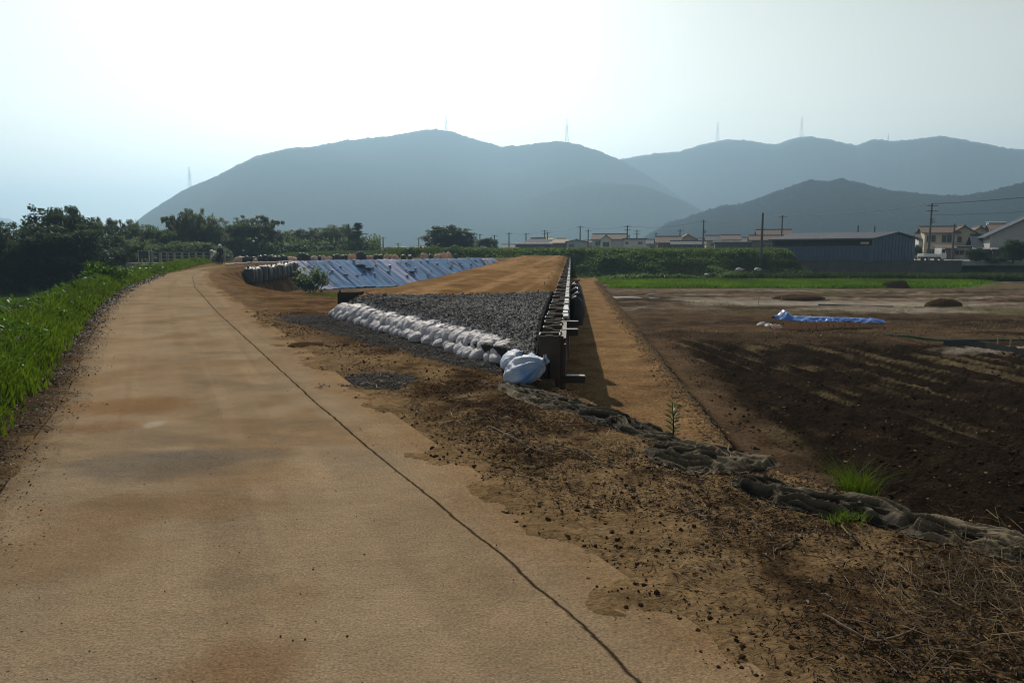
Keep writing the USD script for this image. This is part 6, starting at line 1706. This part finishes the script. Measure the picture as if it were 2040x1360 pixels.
# ------------------------------------------------------------------ two workers at the bend
def person(loc, joints, label, parts, rz=0.0, helmet=None):
    """joints: name -> ((x, y, z), radius); bones are hulls of the spheres at two joints, all joined to one body"""
    def hull(bones, extra=0.0):
        out = None
        for a, c in bones:
            sp = []
            for j in (a, c):
                (x, y, z), r = joints[j]
                s = manifold3d.Manifold.sphere(r + extra, 12).translate((x, y, z))
                sp.append(s)
            m = manifold3d.Manifold.batch_hull(sp)
            out = m if out is None else out + m
        return out
    t = thing('person', label, 'person', loc, rz)
    BODY = [('head', 'head2'), ('head2', 'neck'), ('neck', 'chest'), ('chest', 'belly'), ('belly', 'hip'), ('chest', 'shl'), ('chest', 'shr'), ('shl', 'ell'), ('ell', 'wrl'), ('wrl', 'hal'), ('shr', 'elr'), ('elr', 'wrr'), ('wrr', 'har'),
            ('hip', 'hil'), ('hip', 'hir'), ('hil', 'knl'), ('knl', 'anl'), ('anl', 'tol'), ('hir', 'knr'), ('knr', 'anr'), ('anr', 'tor')]
    def finish(m):
        m = m.refine_to_length(0.05).to_mesh()
        tm = trimesh.Trimesh(m.vert_properties[:, :3], m.tri_verts, process=True)
        trimesh.smoothing.filter_taubin(tm, iterations=6)
        return tm
    for s, e in (('l', -1), ('r', 1)):                      # fingers and thumb rooted in the palm
        (hx, hy, hz), hr = joints['ha' + s]; (wx, wy, wz), _ = joints['wr' + s]
        d = np.array([hx - wx, hy - wy, hz - wz]); d /= np.linalg.norm(d)
        sd = np.cross(d, [0, 0, 1.0]) if abs(d[2]) < .9 else np.array([0, 1.0, 0]); sd /= np.linalg.norm(sd)
        for k in range(5):
            a = np.array([hx, hy, hz]) + sd * (-.03 + .02 * k if k < 4 else .045) + d * (.03 if k < 4 else -.01)
            f = a + d * (.06 + .012 * (1.5 - abs(k - 1.5)) if k < 4 else .03) + sd * (.02 if k == 4 else 0)
            joints[f'f{s}{k}a'] = (tuple(a), .010); joints[f'f{s}{k}b'] = (tuple(f), .008)
            BODY.append((f'f{s}{k}a', f'f{s}{k}b')); BODY.append(('ha' + s, f'f{s}{k}a'))
    obj('body', finish(hull(BODY)), 'skin', t, smooth=True)
    for nm, bones, mat, ex in parts:
        obj(nm, finish(hull(bones, ex)), mat, t, smooth=True)
    (hx, hy, hz), hr = joints['head']
    m = trimesh.creation.icosphere(3, hr + .045)
    v = np.array(m.vertices); v = v[:, :]; keep = v[m.faces].mean(1)[:, 2] > -0.01
    b = MB().add(v, m.faces[keep]); b.add(*brim(hr + .075))
    vv, ff = b.get()
    obj('helmet', (vv * [1, 1.12, .9] + [hx, hy, hz + .03], ff), 'white_paint', t, smooth=30)
    fc = MB().box((-.035, -hr - .002, hz * 0), (.02, .012, .014)).box((.035, -hr - .002, 0), (.02, .012, .014))
    vv, ff = fc.get()
    obj('eyes', (vv + [hx, hy, hz - .02], ff), 'black_part', t)
    obj('nose', MB().box((hx, hy - hr - .012, hz - .06), (.028, .03, .04), bevel=.006).get(), 'skin', t)
    obj('mouth', MB().box((hx, hy - hr + .004, hz - .10), (.045, .012, .01)).get(), 'cord', t)
def brim(r):
    ph = np.linspace(0, 2 * np.pi, 20, endpoint=False)
    a = np.stack([np.cos(ph) * r * .8, np.sin(ph) * r * .8, np.zeros(20)], 1); c = np.stack([np.cos(ph) * r, np.sin(ph) * r, np.full(20, -.015)], 1)
    f = [[i, (i + 1) % 20, 20 + (i + 1) % 20] for i in range(20)] + [[i, 20 + (i + 1) % 20, 20 + i] for i in range(20)]
    return np.vstack([a, c]), np.array(f)
TOPB = [('neck', 'chest'), ('chest', 'belly'), ('belly', 'hip'), ('chest', 'shl'), ('chest', 'shr'), ('shl', 'ell'), ('ell', 'wrl'), ('shr', 'elr'), ('elr', 'wrr')]
LEGB = [('hip', 'hil'), ('hip', 'hir'), ('hil', 'knl'), ('knl', 'anl'), ('hir', 'knr'), ('knr', 'anr')]
FOOT = [('anl', 'tol'), ('anr', 'tor')]
J1 = {'head': ((0, -.02, 1.62), .095), 'head2': ((0, -.03, 1.54), .075), 'neck': ((0, 0, 1.44), .06), 'chest': ((0, 0, 1.27), .14), 'belly': ((0, 0, 1.06), .125), 'hip': ((0, 0, .93), .135),
      'shl': ((-.20, 0, 1.36), .065), 'shr': ((.20, 0, 1.36), .065), 'ell': ((-.26, -.03, 1.08), .048), 'elr': ((.27, .02, 1.08), .048), 'wrl': ((-.24, -.16, .86), .033), 'wrr': ((.25, -.08, .84), .033), 'hal': ((-.24, -.20, .79), .036), 'har': ((.25, -.11, .77), .036),
      'hil': ((-.10, 0, .86), .09), 'hir': ((.10, 0, .86), .09), 'knl': ((-.11, -.03, .48), .062), 'knr': ((.12, .0, .48), .062), 'anl': ((-.11, .02, .09), .045), 'anr': ((.13, .04, .09), .045), 'tol': ((-.12, -.14, .045), .04), 'tor': ((.15, -.12, .045), .04)}
q = at_z(456, 527, 0.0)
person((q[0], 63.5, 0.02), J1, 'worker in white helmet and dark clothes standing beside the pinkish bulk bag', [('jacket', TOPB, 'navy', .018), ('trousers', LEGB, 'navy', .018), ('boots', FOOT, 'black_part', .02)], -.3)
J2 = {'head': ((-.02, -.50, 1.16), .095), 'head2': ((-.02, -.55, 1.10), .075), 'neck': ((0, -.42, 1.06), .06), 'chest': ((0, -.26, 1.05), .14), 'belly': ((0, -.08, .98), .125), 'hip': ((0, .08, .90), .135),
      'shl': ((-.20, -.36, 1.07), .065), 'shr': ((.20, -.36, 1.07), .065), 'ell': ((-.25, -.42, .80), .048), 'elr': ((.25, -.42, .80), .048), 'wrl': ((-.16, -.56, .60), .033), 'wrr': ((.16, -.56, .60), .033), 'hal': ((-.14, -.60, .54), .036), 'har': ((.14, -.60, .54), .036),
      'hil': ((-.10, .08, .84), .09), 'hir': ((.10, .08, .84), .09), 'knl': ((-.12, -.06, .47), .062), 'knr': ((.12, -.04, .47), .062), 'anl': ((-.12, .06, .09), .045), 'anr': ((.12, .08, .09), .045), 'tol': ((-.13, -.10, .045), .04), 'tor': ((.14, -.08, .045), .04)}
q = at_y(434, 526, 67.0)
person((q[0], 67.0, 0.0), J2, 'worker in white helmet and pale shirt bending over by the railing', [('jacket', TOPB, 'wall_white', .018), ('trousers', LEGB, 'navy', .018), ('boots', FOOT, 'black_part', .02)], -.9)

# ------------------------------------------------------------------ things out on the field
t_p = [at_z(px, py, -2.33) for px, py in ((1541, 640), (1756, 646))]
xa, xb = t_p[0][0], t_p[1][0]; yc = (t_p[0][1] + t_p[1][1]) / 2
nu, nv = 90, 22
s, w = np.meshgrid(np.linspace(0, 1, nu), np.linspace(-1, 1, nv), indexing='ij')
X = xa + (xb - xa) * s; Y = lerp(t_p[0][1], t_p[1][1], s) + w * (0.75 + .25 * np.sin(s * 7)) * np.sin(np.clip(s, .04, .97) * np.pi) ** .3
ridge = 1 - np.abs(2 * fb(X * 1.5, Y * 2.2, 1.1, 4, 701) - 1)
Z = G(X, Y) * 0 - 2.33 + .06 + (1 - w ** 2) * .18 + (ridge - .6) * .22 + .32 * np.exp(-((s - .10) / .045) ** 2) * (1 - w ** 2)
Z = np.maximum(Z, -2.34 + .03)
obj('field_sheet', (np.stack([X, Y, Z], -1).reshape(-1, 3), grid_faces(nu, nv)), 'sheet_blue', smooth=True, label='long crumpled blue sheet lying out on the muddy field', cat='tarpaulin')
for i, (px, py, mat, lab) in enumerate(((1519, 652, 'sack', 'grey white sack left of the long blue field sheet'), (1532, 655, 'sack', 'second pale sack just left of the blue field sheet'), (1546, 657, 'pink_sack', 'pinkish sack below the left end of the blue field sheet'))):
    q = at_z(px, py, -2.33)
    t = thing('dumped_sack', lab, 'sack', (q[0], q[1], -2.36), rot=(0, -.2, i * 1.3))
    make_sack(t, .62, .42, .34, 710 + i, mat, 1.2)
for i, (px, py, lab) in enumerate(((1472, 536, 'white sack lying at the foot of the levee shrubs'), (1508, 536, 'second white sack at the foot of the levee near the plain pole'), (1407, 545, 'small white sack in the grass left of the other white sacks'))):
    q = at_y(px, py, 87.5)
    t = thing('white_sack', lab, 'sack', (q[0], 87.3, q[2] - .25), rot=(0, 0, .3 * i))
    make_sack(t, .95 if i < 2 else .5, .6, .5 if i < 2 else .35, 720 + i, 'sack', 1.3)
P = [at_z(px, py, -2.33) for px, py in ((1760, 672), (1850, 678), (1950, 680), (2040, 682), (2200, 688))]
P = np.array([[p[0], p[1], float(G(p[0], p[1])) + .06] for p in P])
t2 = np.linspace(0, 1, 40); tt = np.linspace(0, 1, len(P))
Q = np.stack([np.interp(t2, tt, P[:, j]) for j in range(3)], 1); Q[:, 1] += (fb(t2 * 9, t2 * 0, 1, 3, 731) - .5) * .5; Q[:, 2] = G(Q[:, 0], Q[:, 1]) + .03
obj('green_hose', tube(Q, .035, 8), 'green_net', smooth=True, label='green hose lying across the field on the right', cat='hose')
P = np.array([at_z(px, py, -2.33) for px, py in ((1880, 686), (1960, 697), (2040, 712), (2150, 735))])
Q = np.stack([np.interp(t2, np.linspace(0, 1, 4), P[:, j]) for j in range(3)], 1)
Q[:, 2] = G(Q[:, 0], Q[:, 1]) + .10
b = MB()
v = np.concatenate([Q + [0, -.02, -.14], Q + [0, 0, .12], Q + [0, .05, -.14]], 1).reshape(-1, 3)
b.add(v, grid_faces(len(Q), 3))
obj('ridge_sheet', b.get(), 'black_part', label='black plastic edging strip standing along the pale ground at right', cat='edging')
for i, (px, py, h) in enumerate(((1511, 606, .9), (1517, 590, .7), (1985, 700, .6), (2010, 702, .6), (1556, 600, .5))):
    q = at_z(px, py, -2.36)
    obj('stake', tube([(q[0], q[1], -2.5), (q[0] + .02, q[1], -2.4 + h * .5), (q[0] + .03, q[1], -2.36 + h)], .025, 6), 'wood', label=f'thin wooden survey stake standing in the mud, {nth(i + 1)} one', cat='stake')
for i, (px, py, w, d) in enumerate(((1240, 593, 1.5, .25), (1252, 596, 1.1, .2), (1303, 597, .4, .12), (1300, 590, .5, .1))):
    q = at_z(px, py, -2.33)
    m = trimesh.creation.icosphere(2, 1.0); v = np.array(m.vertices) * (1 + .5 * (meshkit.fbm(np.array(m.vertices) * 2 + i, 3, 740 + i) - .5))[:, None] * [w, d, .05]
    t = thing('white_sheet', f'pale plastic scrap lying on the mud right of the path, {nth(i + 1)} from the left', 'plastic sheet', (q[0], q[1], float(G(q[0], q[1])) + .04))
    obj('sheet', (v, m.faces), 'sack', t, smooth=True)
q = at_z(1640, 598, -2.38)
t = thing('plank', 'pale plank lying on the grey mud flat', 'plank', (q[0], q[1], -2.34), -.2)
obj('board', MB().box((0, 0, 0), (.95, .2, .06), bevel=.01).get(), 'wood', t)
t = thing('ditch_board', 'long dark board edging the grey mud flat', 'board', (0, 0, 0))
p0, p1 = at_z(1630, 609, -2.35), at_z(1780, 613, -2.35)
obj('board', MB().tube([p0 + [0, 0, .04], (p0 + p1) / 2 + [0, .1, .04], p1 + [0, 0, .04]], .09, 6).get(), 'black_part', t)
# survey stakes and rope along the fill edge
for i in range(9):
    y = 19.5 + i * 4.6
    x = float(XW(y)) - .75
    z = float(ZP(np.array(x), np.array(y)))
    obj('marker_stake', tube([(x, y, z - .1), (x + .01, y, z + .10)], .018, 6), 'wood', label=f'short pale marker stake at the right edge of the dirt fill, {nth(i + 1)} from the gravel', cat='stake', group='marker stakes along the wall')
# bird
q = at_y(948, 473, 80)
t = thing('bird', 'small black bird flying above the far end of the dirt fill', 'bird', tuple(q), .4)
m = trimesh.creation.icosphere(2, 1.0)
obj('body', (np.array(m.vertices) * [.14, .05, .045], m.faces), 'black_part', t, smooth=True)
obj('wing', MB().add([(-.04, 0, .02), (.06, 0, .02), (.0, .16, .09), (-.05, .30, .05), (-.07, .12, .07)], [[0, 1, 2], [0, 2, 4], [4, 2, 3]]).get(), 'black_part', t)
obj('wing', MB().add([(-.04, 0, .02), (.06, 0, .02), (.0, -.16, .09), (-.05, -.30, .05), (-.07, -.12, .07)], [[0, 2, 1], [0, 4, 2], [4, 3, 2]]).get(), 'black_part', t)
# ------------------------------------------------------------------ haze
usdkit.material(stage, '/World/Looks/haze', {'v': ('principled_volume', dict(color=(0.45, 0.70, 0.97), density=0.00041, anisotropy=0.5))}, [], volume='v.volume')
M['haze'] = '/World/Looks/haze'
hz = trimesh.creation.box(extents=(12000, 12000, 450)); hz.apply_translation((0, 0, -4 + 225 - 30))
obj('haze', (hz.vertices, hz.faces), 'haze', kind='stuff', label='thin bluish haze lying over the plain and hills', cat='haze')
